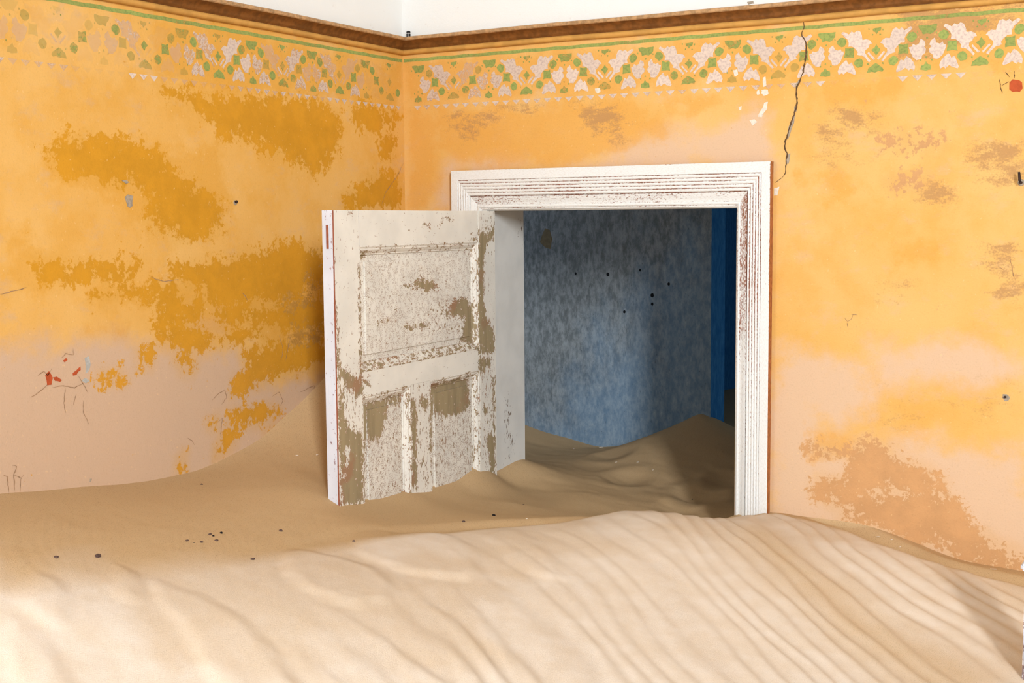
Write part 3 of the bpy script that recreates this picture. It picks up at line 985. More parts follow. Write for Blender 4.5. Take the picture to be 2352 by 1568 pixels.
# ------------------------------------------------------------------ door leaf (door_1)
W_LEAF, T_LEAF = 0.951, 0.037
BARE = polys(on_leaf, [
    [(1098, 522), (1118, 535), (1137, 505), (1137, 545), (1122, 560), (1112, 600), (1115, 640), (1112, 690), (1118, 720), (1137, 760), (1137, 812), (1098, 818)],
    [(1098, 820), (1132, 815), (1128, 845), (1115, 850), (1100, 870)],
    [(1110, 925), (1122, 935), (1120, 960), (1112, 955)], [(1120, 985), (1138, 1000), (1139, 1092), (1126, 1090), (1116, 1015)], [(1130, 860), (1138, 860), (1138, 1000), (1131, 990)],
    [(925, 655), (955, 648), (975, 634), (1015, 648), (1018, 662), (988, 672), (962, 662)],
    [(1038, 688), (1082, 678), (1086, 735), (1018, 728), (1020, 712), (1042, 710)],
    [(935, 748), (990, 735), (988, 752), (940, 762)], [(874, 738), (900, 734), (898, 744), (876, 746)],
    [(1076, 690), (1096, 700), (1098, 800), (1066, 782)],
    [(766, 560), (772, 700), (776, 800), (778, 830), (774, 900), (772, 800)],
    [(768, 690), (774, 690), (780, 830), (800, 850), (832, 868), (834, 905), (818, 925), (808, 900), (790, 890), (785, 870), (776, 880)],
    [(778, 880), (790, 890), (794, 960), (812, 985), (834, 985), (838, 1160), (780, 1166), (776, 960)],
    [(823, 600), (832, 600), (836, 900), (826, 900)],
    [(832, 868), (852, 866), (852, 884), (832, 882)],
    [(836, 925), (880, 915), (940, 900), (945, 925), (900, 935), (888, 1000), (868, 1020), (855, 1010), (850, 1080), (838, 1160)],
    [(988, 880), (1085, 862), (1086, 940), (1060, 955), (1038, 962), (1010, 952), (1000, 960), (992, 1120), (986, 1000)],
    [(942, 905), (960, 925), (960, 1120), (946, 1120)], [(962, 908), (985, 905), (988, 930), (972, 950), (964, 930)],
    [(1006, 518), (1012, 502), (1044, 496), (1040, 508), (1016, 512), (1012, 522)], [(968, 515), (992, 510), (990, 520), (972, 521)],
    [(1078, 545), (1095, 540), (1096, 552), (1078, 553)],
    [(830, 572), (850, 574), (852, 590), (835, 606), (830, 600)],
    [(798, 484), (812, 484), (808, 498), (800, 496)],
])
PAINTED = polys(on_leaf, [
    [(795, 1025), (806, 1020), (803, 1060), (794, 1085), (790, 1070)], [(780, 1072), (795, 1090), (788, 1105), (780, 1102)],
    [(880, 1020), (905, 930), (940, 920), (945, 1130), (850, 1155), (868, 1060)],
    [(1010, 960), (1075, 960), (1080, 1110), (1005, 1120)],
])
SPECK = polys(on_leaf, [[(1098, 482), (1137, 482), (1137, 540), (1098, 540)], [(1098, 830), (1138, 830), (1138, 1090), (1098, 1090)], [(770, 830), (832, 830), (832, 1000), (770, 1000)],
                       [(990, 690), (1080, 680), (1080, 780), (930, 770)], [(832, 910), (1095, 860), (1095, 1120), (840, 1160)]])


def leaf_wear(wv, zv, base):
    r = np.full(wv.shape, base)
    for p in SPECK: r = np.maximum(r, 0.34 * soft(p, wv, zv, 0.02))
    for p in BARE: r = np.maximum(r, 0.82 * soft(p, wv, zv, 0.02))
    for p in PAINTED: r = np.minimum(r, 1.0 - 0.70 * soft(p, wv, zv, 0.012))
    return r


door = empty('door_1', (LH[0], LH[1], 0.0))
door.rotation_euler = (0, 0, -math.pi / 2 + LA)     # local x runs from the hinge to the leading edge, local y is the visible face's normal
tag(door, 'open panelled door leaf with flaking cream paint, sunk in sand', 'door', kind='structure')


def leaf_slab(name, w0, w1, z0, z1, y1, y0, base=0.12, craze=0.0, mat='door_paint', parent=None, step=0.008, bev=0.0, zvis=1.15, even=False):
    """board of the leaf: gridded visible face at local y = y1, back at y0"""
    ws = axis(w0, w1, step)
    z_s = axis(max(z0, zvis), z1, step) if z1 > zvis else np.array([z0, z1])
    if z0 < zvis < z1: z_s = np.concatenate([[z0], z_s])
    Wg, Zg = np.meshgrid(ws, z_s, indexing='ij')
    n = Wg.size
    V = [(w, y1, z) for w, z in zip(Wg.ravel(), Zg.ravel())] + [(w, y0, z) for w, z in zip(Wg.ravel(), Zg.ravel())]
    nz = len(z_s); F = []
    for i in range(len(ws) - 1):
        for j in range(nz - 1):
            a = i * nz + j
            F.append((a, a + 1, a + nz + 1, a + nz))
    F += [(0 * nz + j, n + j, n + j + 1, j + 1) for j in range(nz - 1)]
    e = (len(ws) - 1) * nz
    F += [(e + j, e + j + 1, n + e + j + 1, n + e + j) for j in range(nz - 1)]
    F += [(i * nz + nz - 1, n + i * nz + nz - 1, n + (i + 1) * nz + nz - 1, (i + 1) * nz + nz - 1) for i in range(len(ws) - 1)]
    F += [(i * nz, (i + 1) * nz, n + (i + 1) * nz, n + i * nz) for i in range(len(ws) - 1)]
    F += [(n, n + nz - 1 + 0, n + e + nz - 1, n + e)]
    wr = np.full(n, base) if even else leaf_wear(Wg.ravel(), Zg.ravel(), base)
    o = mesh_obj(name, V, F, M[mat], parent or door, attrs={'wear': np.concatenate([wr, wr * 0.6]), 'craze': np.full(2 * n, craze)})
    bm = bmesh.new(); bm.from_mesh(o.data); bmesh.ops.recalc_face_normals(bm, faces=bm.faces); bm.to_mesh(o.data); bm.free()
    return o


S0, S1 = 0.117, 0.829
ZR, ZM1, ZM0 = 2.002, 1.650, 1.584
leaf_slab('stile', 0.0, S0, 0.03, 2.099, 0, -T_LEAF, 0.24)
leaf_slab('stile', S1, W_LEAF - 0.0015, 0.03, 2.099, 0, -T_LEAF, 0.22)
leaf_slab('rail', S0 + 0.0005, S1 - 0.005, ZR, 2.099, -0.0015, -T_LEAF, 0.17, mat='door_paint_level')
leaf_slab('rail', S0 + 0.0005, S1 - 0.003, ZM0, ZM1, -0.001, -T_LEAF, 0.17, mat='door_paint_level')
leaf_slab('muntin', 0.447, 0.562, 0.28, ZM0 - 0.0005, -0.0012, -T_LEAF, 0.3)
leaf_slab('rail', S0 + 0.0005, S1 - 0.0005, 0.03, 0.28, -0.001, -T_LEAF, 0.12)
# the leading edge, painted white
eb = MB(); eb.box(W_LEAF - 0.0014, W_LEAF, -T_LEAF, -0.0035, 0.03, 2.0985)
o = leaf_slab('edge_strip', W_LEAF - 0.0014, W_LEAF, 0.03, 2.0985, -0.004, -T_LEAF, 0.27, 0, 'edge_paint', even=True)
mb = MB(); mb.box(W_LEAF - 0.004, W_LEAF - 0.0004, -0.004, -0.0004, 0.03, 2.0985)
mb.build('edge_arris', M['red_wood'], door)
mb = MB()
z0, z1 = 1.994, 2.062
mb.box(W_LEAF, W_LEAF + 0.0016, -0.0265, -0.0245, z0, z1); mb.box(W_LEAF, W_LEAF + 0.0016, -0.0155, -0.0135, z0, z1)
mb.box(W_LEAF, W_LEAF + 0.0016, -0.0245, -0.0155, z1 - 0.002, z1); mb.box(W_LEAF, W_LEAF + 0.0016, -0.0245, -0.0155, z0, z0 + 0.002)
mz = mb.build('mortise_slot', M['edge_paint'], door)
mb = MB(); mb.box(W_LEAF - 0.001, W_LEAF + 0.0004, -0.0245, -0.0155, z0 + 0.002, z1 - 0.002)
tag(mb.build('slot_back', M['red_wood'], mz), 'bare red wood inside the bolt slot')
mb = MB()
for a0, a1 in ((-0.029, -0.0275), (-0.0165, -0.015)):
    mb.box(W_LEAF, W_LEAF + 0.0008, a0, a1, 1.575, 1.645)
mb.build('lock_plate', M['edge_paint'], door)


def panel(w0, w1, z0, z1, fld, base, craze, mat='door_paint'):
    """recessed panel with its raised field, then the moulding round it"""
    m = 0.030
    def ring(d, y):
        return [(w0 + d, y, z0 + d), (w1 - d, y, z0 + d), (w1 - d, y, z1 - d), (w0 + d, y, z1 - d)]
    p = leaf_slab('panel', w0 - 0.004, w1 + 0.004, z0 - 0.004, z1 + 0.004, -0.017, -0.026, base, craze, mat)
    # raised field
    f0, f1, g0, g1 = w0 + fld, w1 - fld, z0 + fld, z1 - fld
    leaf_slab('panel_field', f0, f1, g0, g1, -0.0115, -0.0168, base, craze, mat, parent=p)
    # moulding: stepped ogee in four mitred lengths
    pr = [(0.0, -0.001), (0.004, -0.0005), (0.008, -0.0035), (0.012, -0.0035), (0.018, -0.008), (0.023, -0.0125), (0.026, -0.0125), (0.0275, -0.0165)]
    for sd in range(4):
        V, F = [], []
        for t in np.linspace(0, 1, 40):
            for d, y in pr:
                c = ring(d, y)
                a, b = np.array(c[sd]), np.array(c[(sd + 1) % 4])
                V.append(a + (b - a) * t)
        k = len(pr)
        for s in range(39):
            for j in range(k - 1):
                a = s * k + j
                F.append((a, a + k, a + k + 1, a + 1))
        V = np.array(V)
        wr = leaf_wear(V[:, 0], V[:, 2], base + (0.26 if sd == 0 else 0.14))
        o = mesh_obj('panel_moulding', V, F, M['door_paint_level' if sd in (0, 2) else 'door_paint'], p, attrs={'wear': wr, 'craze': np.full(len(V), 0.2)})
        bm = bmesh.new(); bm.from_mesh(o.data); bmesh.ops.recalc_face_normals(bm, faces=bm.faces)
        if sum(f.normal.y * f.calc_area() for f in bm.faces) < 0: bmesh.ops.reverse_faces(bm, faces=bm.faces)
        bm.to_mesh(o.data); bm.free()
    return p


panel(S0, S1, ZM1, ZR, 0.046, 0.22, 0.75, 'door_paint_level')
panel(S0, 0.447, 0.28, ZM0, 0.046, 0.26, 0.9)
panel(0.562, S1, 0.28, ZM0, 0.046, 0.26, 0.9)
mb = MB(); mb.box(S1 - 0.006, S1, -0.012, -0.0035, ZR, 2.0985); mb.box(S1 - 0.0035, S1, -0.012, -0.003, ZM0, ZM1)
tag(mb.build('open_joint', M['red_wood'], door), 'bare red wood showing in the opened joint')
for zc in (1.93, 1.0, 0.3):
    bm = bmesh.new(); bmesh.ops.create_cone(bm, cap_ends=True, segments=12, radius1=0.007, radius2=0.007, depth=0.09)
    me = bpy.data.meshes.new('hinge_knuckle'); bm.to_mesh(me); bm.free(); me.materials.append(M['iron'])
    o = bpy.data.objects.new('hinge_knuckle', me); C.objects.link(o); o.parent = door; o.location = (-0.002, -T_LEAF - 0.004, zc)

# ------------------------------------------------------------------ picture rails
RAIL = [(0.0, 2.6315, 0), (0.009, 2.6315, 0), (0.0135, 2.6355, 0), (0.015, 2.641, 0), (0.0125, 2.6465, 0), (0.007, 2.6485, 0), (0.0065, 2.6505, 1), (0.012, 2.653, 1), (0.013, 2.658, 1), (0.015, 2.663, 1), (0.022, 2.670, 1), (0.033, 2.6755, 1), (0.036, 2.678, 2), (0.0365, 2.6845, 2), (0.032, 2.688, 2), (0.0, 2.690, 2)]


def picture_rail(name, wall, length, label):
    r = tag(empty(name, (0, 0, 2.66)), label, 'picture rail', kind='structure')
    sets = {0: ('rail_bead', 'rail_gold'), 1: ('rail_cove', 'rail_brown'), 2: ('rail_top', 'rail_tan')}
    for k, (nm, mt) in sets.items():
        idx = [i for i, p in enumerate(RAIL) if p[2] == k]
        idx = list(range(idx[0] - (1 if idx[0] else 0), idx[-1] + 1))
        V, F = [], []
        ts = np.linspace(0, 1, 60)
        for s, t in enumerate(ts):
            wob = 0.0012 * math.sin(t * 17) + 0.0006 * math.sin(t * 53 + 1)
            for i in idx:
                d, z = RAIL[i][0], RAIL[i][1]
                L = d + (length - d) * t
                V.append((L, -d, z - 2.66 + wob) if wall == 'back' else (d, -L, z - 2.66 + wob))
        n = len(idx)
        for s in range(len(ts) - 1):
            for j in range(n - 1):
                a = s * n + j
                F.append((a, a + n, a + n + 1, a + 1) if wall == 'back' else (a, a + 1, a + n + 1, a + n))
        mesh_obj(nm, V, F, M[mt], r, smooth=(k != 2))
    return r


picture_rail('trim_2', 'back', 4.4, 'brown picture rail with ochre bead over the doorway wall')
picture_rail('trim_3', 'left', 5.2, 'brown picture rail with ochre bead on the wall behind the door leaf')

# ------------------------------------------------------------------ painted frieze
PER, FZ = 0.281, 2.536
SX, SZ, SL = 0.281 / 1870, 0.156e-3, 0.078


def mot(pts):
    return [((x - 1570) * SX, -((y - 765) + SL * (x - 1570)) * SZ) for x, y in pts]


def ngon(cx, cy, rx, ry, n, jit=0.0, rot=0.0, seed=1):
    q = random.Random(seed)
    return [(cx + rx * (1 + q.uniform(-jit, jit)) * math.cos(rot + 2 * math.pi * k / n), cy + ry * (1 + q.uniform(-jit, jit)) * math.sin(rot + 2 * math.pi * k / n)) for k in range(n)]


LILY = mot([(2230, 385), (2200, 350), (2150, 375), (2088, 415), (2036, 368), (1988, 402), (1930, 370), (1872, 400), (1842, 470), (1822, 552), (1742, 550), (1680, 588), (1645, 642), (1690, 652), (1722, 712), (1772, 740), (1776, 790), (1742, 850), (1665, 945), (1702, 968), (1762, 890), (1832, 830), (1925, 800), (1912, 760), (1962, 690), (2020, 640), (2095, 632), (2085, 560), (2120, 490), (2180, 432)])
BAR = mot([(1590, 915), (1616, 938), (1738, 802), (1712, 780)])
DIAM = mot([(1576, 672), (1604, 722), (1652, 758), (1618, 806), (1570, 866), (1532, 806), (1482, 768), (1540, 728)])
CAP = mot([(1496, 392), (1560, 380), (1660, 362), (1650, 420), (1604, 440), (1576, 486), (1548, 448), (1508, 440)])
CROWN = mot([(1408, 1176), (1436, 1090), (1490, 1052), (1520, 1022), (1566, 1000), (1606, 1020), (1640, 1040), (1684, 1064), (1716, 1112), (1690, 1150), (1620, 1140), (1560, 1166), (1500, 1158)])
TULIP = mot([(758, 690), (690, 740), (668, 812), (702, 832), (658, 890), (672, 944), (730, 980), (742, 1050), (832, 1054), (902, 980), (942, 902), (968, 806), (922, 800), (900, 758), (850, 792), (792, 770)])
LOWTULIP = mot([(1012, 952), (940, 1010), (882, 1080), (850, 1160), (868, 1228), (932, 1188), (962, 1218), (1030, 1158), (1092, 1192), (1182, 1216), (1198, 1180), (1160, 1090), (1112, 996), (1062, 1030)])
SQUARE = mot([(990, 735), (1070, 748), (1160, 730), (1150, 820), (1164, 912), (1070, 900), (975, 916), (988, 826)])
DISC1 = mot(ngon(1255, 1005, 84, 84, 11, 0.1, 0.2, 3))
DISC2 = mot(ngon(922, 632, 86, 84, 11, 0.1, 0.5, 5))
SHELL = mot([(460, 486), (540, 470), (640, 476), (720, 462), (800, 452), (792, 540), (740, 600), (690, 628), (620, 612), (545, 642), (528, 580), (480, 540)])
STAR = mot([(515, 1250), (530, 1180), (580, 1160), (610, 1100), (650, 1150), (700, 1160), (712, 1240), (620, 1262)])
DOTS = [mot(ngon(x, y, 16, 20, 5, 0.2, 0.3, i)) for i, (x, y) in enumerate([(615, 1030), (520, 1080), (720, 1070), (450, 590), (790, 600), (625, 690), (1430, 400), (1500, 500), (1420, 1020), (1690, 405), (1640, 495), (1700, 1000)])]


def place(shape, cx, mirror):
    return [((-x if mirror else x) + cx, z + FZ) for x, z in shape]


def jag(poly, q, amt):
    """hand-cut edge: split the edges and jitter them"""
    out = []
    for i in range(len(poly)):
        a, b = poly[i], poly[(i + 1) % len(poly)]
        out.append((a[0] + q.uniform(-amt, amt), a[1] + q.uniform(-amt, amt)))
        L = math.hypot(b[0] - a[0], b[1] - a[1])
        if L > 0.009:
            out.append(((a[0] + b[0]) / 2 + q.uniform(-amt, amt), (a[1] + b[1]) / 2 + q.uniform(-amt, amt)))
    return out


def flat_obj(name, shapes, wall, mat, fades, off=0.0007):
    V, F, fd = [], [], []
    for sh, fa in zip(shapes, fades):
        b = len(V)
        ar = sum(sh[i][0] * sh[(i + 1) % len(sh)][1] - sh[(i + 1) % len(sh)][0] * sh[i][1] for i in range(len(sh)))
        if (ar < 0): sh = sh[::-1]
        for a, z in sh:
            V.append((a, -off, z) if wall == 'back' else (off, a, z))
            fd.append(fa)
        F.append(tuple(range(b, b + len(sh))))
    o = mesh_obj(name, V, F, M[mat], wall_back if wall == 'back' else wall_left, attrs={'fade': np.array(fd)})
    bm = bmesh.new(); bm.from_mesh(o.data)
    bmesh.ops.triangulate(bm, faces=bm.faces)
    bm.to_mesh(o.data); bm.free()
    return o


def frieze(wall, cx, lo, hi, fw, fg, flip):
    """one repeat: two lilies, four tulips, leaves; lo..hi clips at the corner"""
    q = random.Random(int(cx * 1000) + (5 if wall == 'left' else 0))
    wh, gr, fwv, fgv = [], [], [], []
    for mir in (False, True):
        sgn = -1 if mir else 1
        for sh, k in ((LILY, 1.0), (BAR, 1.0), (TULIP, 1.0), (LOWTULIP, 1.0)):
            s = place(sh, cx, mir)
            mx = sum(p[0] for p in s) / len(s)
            if lo < min(p[0] for p in s) and max(p[0] for p in s) < hi:
                wh.append(jag(s, q, 0.0007)); fwv.append(max(0, min(1, fw + q.uniform(-0.22, 0.18))))
        for sh in (SQUARE, DISC1, DISC2):
            s = place(sh, cx, mir)
            if lo < min(p[0] for p in s) and max(p[0] for p in s) < hi:
                gr.append(jag(s, q, 0.0009)); fgv.append(max(0.05, min(1, fg + q.uniform(-0.3, 0.15))))
    for sh in [DIAM, CAP, CROWN, SHELL, STAR] + DOTS:
        s = place(sh, cx, flip)
        if lo < min(p[0] for p in s) and max(p[0] for p in s) < hi:
            gr.append(jag(s, q, 0.0006)); fgv.append(max(0.05, min(1, fg + q.uniform(-0.35, 0.1))))
    if wh: flat_obj('painted_blossoms', wh, wall, 'stencil_white', fwv)
    if gr: flat_obj('painted_leaves', gr, wall, 'stencil_green', fgv, 0.0009)


for cx, fw, fg in [(0.205, 0.55, 0.6), (0.486, 0.72, 0.72), (0.767, 0.85, 0.68), (1.049, 0.92, 0.7), (1.33, 0.78, 0.55), (1.612, 0.98, 0.85), (1.893, 0.98, 0.95), (2.174, 0.85, 0.8), (2.455, 0.8, 0.7), (2.736, 0.7, 0.7), (3.017, 0.75, 0.6), (3.298, 0.6, 0.7), (3.579, 0.7, 0.6), (3.86, 0.6, 0.6), (4.141, 0.6, 0.5)]:
    frieze('back', cx, 0.012, 4.38, fw, fg, False)
for cx, fw, fg in [(-0.082, -0.2, 0.5), (-0.357, 0.36, 0.55), (-0.633, 0.5, 0.6), (-0.911, 0.62, 0.62), (-1.191, 0.16, 0.42), (-1.474, 0.18, 0.28), (-1.755, 0.15, 0.3), (-2.036, 0.2, 0.35), (-2.317, 0.3, 0.4), (-2.598, 0.3, 0.4)]:
    frieze('left', cx, -2.84, -0.012, fw, fg, True)
# triangle border and green line
def tri_row(wall, start, stop, per, fadef):
    shp, fd = [], []
    x = start
    q = random.Random(3)
    while x < stop:
        shp.append([(x - 0.0145, 2.4585), (x + 0.0145, 2.4585), (x + q.uniform(-.001, .001), 2.4440 + q.uniform(-.001, .001))])
        fd.append(max(0, min(1, fadef(x) + q.uniform(-0.2, 0.15))))
        x += per
    flat_obj('painted_triangle_border', shp, wall, 'stencil_white', fd)


def fb(x):
    if 1.24 < x < 1.42: return 0.35
    if 1.46 < x < 1.68: return -0.6
    if x > 1.86: return -0.6
    return 0.66


def fl(y):
    if y > -0.42: return 0.6
    if y > -0.86: return 0.38
    if y > -1.13: return 0.14
    if y > -1.24: return 0.95
    if y > -1.42: return -0.3
    return 0.26


tri_row('back', 0.058, 2.2, 0.0388, fb)
tri_row('left', -0.032 - 0.0376 * 74, -0.03, 0.0376, fl)


def line_strip(wall, a0, a1):
    q = random.Random(9)
    n = int((a1 - a0) / 0.0125)
    shp, fd = [], []
    for k in range(n):
        x0, x1 = a0 + (a1 - a0) * k / n, a0 + (a1 - a0) * (k + 1) / n
        t0 = 0.0007 * math.sin(k * 0.7); t1 = 0.0007 * math.sin((k + 1) * 0.7)
        shp.append([(x0, 2.608 + t0), (x1, 2.608 + t1), (x1, 2.6185 + t1), (x0, 2.6185 + t0)])
        fd.append(0.75 + 0.25 * math.sin(k * 0.21) * math.sin(k * 0.05 + 1) + q.uniform(-0.1, 0.1))
    o = flat_obj('painted_green_line', shp, wall, 'stencil_green', fd, 0.0005)


line_strip('back', 0.004, 4.39)
line_strip('left', -2.84, -0.004)

# ------------------------------------------------------------------ cracks, chips and scars in the walls
def ribbon(name, pts, wall, width, mat, taper=True, seed=1):
    f = on_back if wall == 'back' else on_left
    q = random.Random(seed)
    P = []
    raw = [f(*p) for p in pts]
    for i in range(len(raw) - 1):
        a, b = raw[i], raw[i + 1]
        n = max(1, int(math.hypot(b[0] - a[0], b[1] - a[1]) / 0.006))
        for k in range(n):
            t = k / n
            P.append((a[0] + (b[0] - a[0]) * t + q.uniform(-.0012, .0012), a[1] + (b[1] - a[1]) * t + q.uniform(-.0008, .0008)))
    P.append(raw[-1])
    V, F = [], []
    off = 0.0012
    for i, (a, z) in enumerate(P):
        j, k = max(0, i - 1), min(len(P) - 1, i + 1)
        dx, dz = P[k][0] - P[j][0], P[k][1] - P[j][1]
        L = math.hypot(dx, dz) + 1e-9
        w = width * q.uniform(0.5, 1.3) * (min(1, 0.25 + 4 * min(i, len(P) - 1 - i) / len(P)) if taper else 1)
        for s in (-1, 1):
            aa, zz = a - dz / L * w / 2 * s, z + dx / L * w / 2 * s
            V.append((aa, -off, zz) if wall == 'back' else (off, aa, zz))
    for i in range(len(P) - 1):
        F.append((2 * i, 2 * i + 1, 2 * i + 3, 2 * i + 2))
    return mesh_obj(name, V, F, M[mat], wall_back if wall == 'back' else wall_left)


def scar(name, pts, wall, mat, depth=0.0014, seed=2):
    f = on_back if wall == 'back' else on_left
    q = random.Random(seed)
    P = jag([f(*p) for p in pts], q, 0.0012)
    ar = sum(P[i][0] * P[(i + 1) % len(P)][1] - P[(i + 1) % len(P)][0] * P[i][1] for i in range(len(P)))
    if ar < 0: P = P[::-1]
    n = len(P)
    V = [((a, -depth, z) if wall == 'back' else (depth, a, z)) for a, z in P] + [((a, 0.001, z) if wall == 'back' else (-0.001, a, z)) for a, z in P]
    F = [tuple(range(n))] + [(i, n + i, n + (i + 1) % n, (i + 1) % n) for i in range(n)]
    o = mesh_obj(name, V, F, M[mat], wall_back if wall == 'back' else wall_left)
    bm = bmesh.new(); bm.from_mesh(o.data); bmesh.ops.triangulate(bm, faces=[f_ for f_ in bm.faces if len(f_.verts) > 4]); bmesh.ops.recalc_face_normals(bm, faces=bm.faces); bm.to_mesh(o.data); bm.free()
    return o


CRK = [(1845, 47), (1848, 60), (1842, 74), (1843, 84), (1851, 96), (1852, 120), (1848, 145), (1845, 166), (1838, 184), (1830, 200), (1829, 216), (1832, 236), (1826, 258), (1818, 280), (1812, 300), (1804, 325), (1803, 340), (1808, 352), (1806, 376), (1805, 396), (1796, 408), (1781, 419)]
ribbon('wall_crack', CRK, 'back', 0.0044, 'crack', seed=4)
ribbon('wall_crack', [(1846, 0), (1844, 5)], 'back', 0.002, 'crack')
scar('plaster_scar', [(1826, 262), (1818, 275), (1811, 292), (1806, 318), (1810, 320), (1818, 296), (1824, 282)], 'back', 'mortar', 0.001)
scar('plaster_scar', [(1806, 352), (1815, 353), (1813, 368), (1811, 376), (1804, 378)], 'back', 'mortar', 0.001)
scar('plaster_scar', [(1834, 184), (1840, 182), (1834, 192), (1828, 202), (1827, 194)], 'back', 'mortar', 0.001)
scar('plaster_scar', [(1824, 245), (1830, 243), (1829, 256), (1824, 258)], 'back', 'mortar', 0.001)
for i, P in enumerate([[(1738, 210), (1744, 206), (1745, 216), (1739, 219)], [(1750, 206), (1764, 205), (1766, 216), (1754, 220), (1749, 214)], [(1756, 236), (1764, 234), (1762, 250), (1752, 262), (1750, 270), (1741, 268), (1744, 258), (1752, 248)], [(1721, 276), (1732, 274), (1740, 280), (1728, 289)], [(1697, 246), (1703, 244), (1702, 252), (1698, 252)], [(1684, 162), (1694, 160), (1695, 172), (1687, 176)], [(1367, 204), (1378, 202), (1380, 210), (1373, 215), (1368, 212)], [(1752, 178), (1758, 176), (1760, 196), (1753, 200)], [(1778, 432), (1790, 428), (1786, 448), (1778, 450)]]):
    scar('paint_chip', P, 'back', 'chip_white', 0.001, i + 30)
for i, P in enumerate([[(2318, 190), (2326, 182), (2340, 184), (2348, 190), (2348, 204), (2342, 212), (2334, 209), (2326, 212), (2319, 206)]]):
    scar('paint_chip', P, 'back', 'chip_red', 0.001, i)
for i, P in enumerate([[(2300, 197), (2318, 187)], [(2310, 166), (2320, 178)], [(2330, 163), (2330, 180)], [(2296, 182), (2302, 216)]]):
    ribbon('wall_crack', P, 'back', 0.0018, 'crack', seed=i)
for i, P in enumerate([[(1940, 730), (1948, 738), (1955, 732), (1960, 722)], [(1946, 740), (1947, 750)], [(1955, 722), (1970, 723)], [(2320, 590), (2330, 640)], [(2293, 612), (2306, 620)]]):
    ribbon('hairline_crack', P, 'back', 0.0014, 'hairline', seed=i + 9)
scar('plaster_scar', [(2304, 906), (2314, 905), (2320, 914), (2316, 921), (2308, 920), (2303, 913)], 'back', 'mortar', 0.001, 8)
# left wall
ribbon('hairline_crack', [(926, 375), (915, 398), (902, 418), (886, 440), (874, 474)], 'left', 0.0022, 'hairline', seed=3)
for i, P in enumerate([[(0, 676), (30, 668), (60, 660)], [(345, 635), (360, 642), (380, 646), (410, 642)], [(86, 862), (100, 852), (110, 862), (118, 846)], [(168, 800), (168, 815), (150, 812), (140, 822)], [(150, 890), (146, 925), (150, 948)], [(175, 905), (168, 930)], [(190, 920), (192, 950), (204, 975)], [(120, 890), (140, 885), (170, 890), (190, 880)], [(110, 880), (90, 900), (70, 912)], [(178, 860), (190, 880), (200, 900)], [(20, 1130), (16, 1095), (6, 1090)], [(34, 1128), (30, 1090), (38, 1070), (28, 1068)], [(45, 1128), (46, 1100), (54, 1090)], [(30, 1090), (48, 1098)], [(485, 920), (500, 905), (516, 895), (520, 912), (508, 930)], [(500, 970), (510, 960), (506, 1000)], [(640, 770), (650, 800), (645, 830)], [(655, 830), (662, 790), (668, 775)], [(625, 910), (640, 900), (650, 920), (640, 935)], [(690, 900), (710, 890), (722, 885), (718, 905), (700, 920)], [(430, 1005), (440, 1012), (446, 1022)], [(555, 672), (562, 678), (568, 690)]]):
    ribbon('hairline_crack', P, 'left', 0.0021, 'hairline', seed=i + 40)
for i, (P, m) in enumerate([([(104, 862), (112, 852), (120, 868), (118, 884), (109, 884)], 'chip_red'), ([(122, 866), (130, 865), (142, 872), (138, 877), (126, 874)], 'chip_red'), ([(166, 856), (184, 842), (185, 849), (174, 860), (168, 862)], 'chip_red'), ([(144, 828), (152, 822), (155, 826), (148, 832)], 'chip_red'),
                            ([(194, 822), (204, 819), (207, 836), (204, 852), (197, 858), (198, 842)], 'chip_bluegrey'), ([(188, 872), (196, 868), (205, 874), (196, 880)], 'chip_bluegrey'),
                            ([(287, 452), (294, 447), (305, 450), (303, 462), (304, 472), (298, 478), (292, 474), (290, 464)], 'mortar'), ([(280, 415), (286, 413), (296, 418), (290, 421)], 'mortar'), ([(206, 1100), (210, 1100), (209, 1107), (206, 1106)], 'mortar')]):
    scar('paint_chip', P, 'left', m, 0.0012, i + 60)
# upper white wall scuffs
scar('plaster_scar', [(1716, 5), (1730, 3), (1732, 8), (1718, 10)], 'back', 'mortar', 0.001, 5)

# passage wall marks
def passage_mark(name, pts, mat):
    V = [(*on_back(px, py, PA - 0.0012),) for px, py in pts]
    V = [(x, PA - 0.0012, z) for x, z in V]
    return mesh_obj(name, V, [tuple(range(len(V)))], M[mat], wall_passage)


M['mark_tan'] = plain('tan_plaster_patch', (126, 112, 86), 1.0, 0.1, 60)
M['mark_dark'] = plain('dark_nail_hole', (26, 28, 32), 1.0, 0.1, 60)
passage_mark('plaster_patch', [(1243, 545), (1252, 524), (1262, 528), (1268, 548), (1264, 572), (1252, 568), (1240, 556)][::-1], 'mark_tan')
for c, r in [((1396, 630), 3.5), ((1470, 620), 2.5), ((1434, 716), 3.0), ((1498, 678), 4), ((1498, 698), 3), ((1536, 652), 3), ((1322, 628), 2.5)]:
    passage_mark('nail_hole', [(c[0] + r * math.cos(t), c[1] + 1.3 * r * math.sin(t)) for t in np.linspace(0, 2 * math.pi, 8)[:-1]], 'mark_dark')

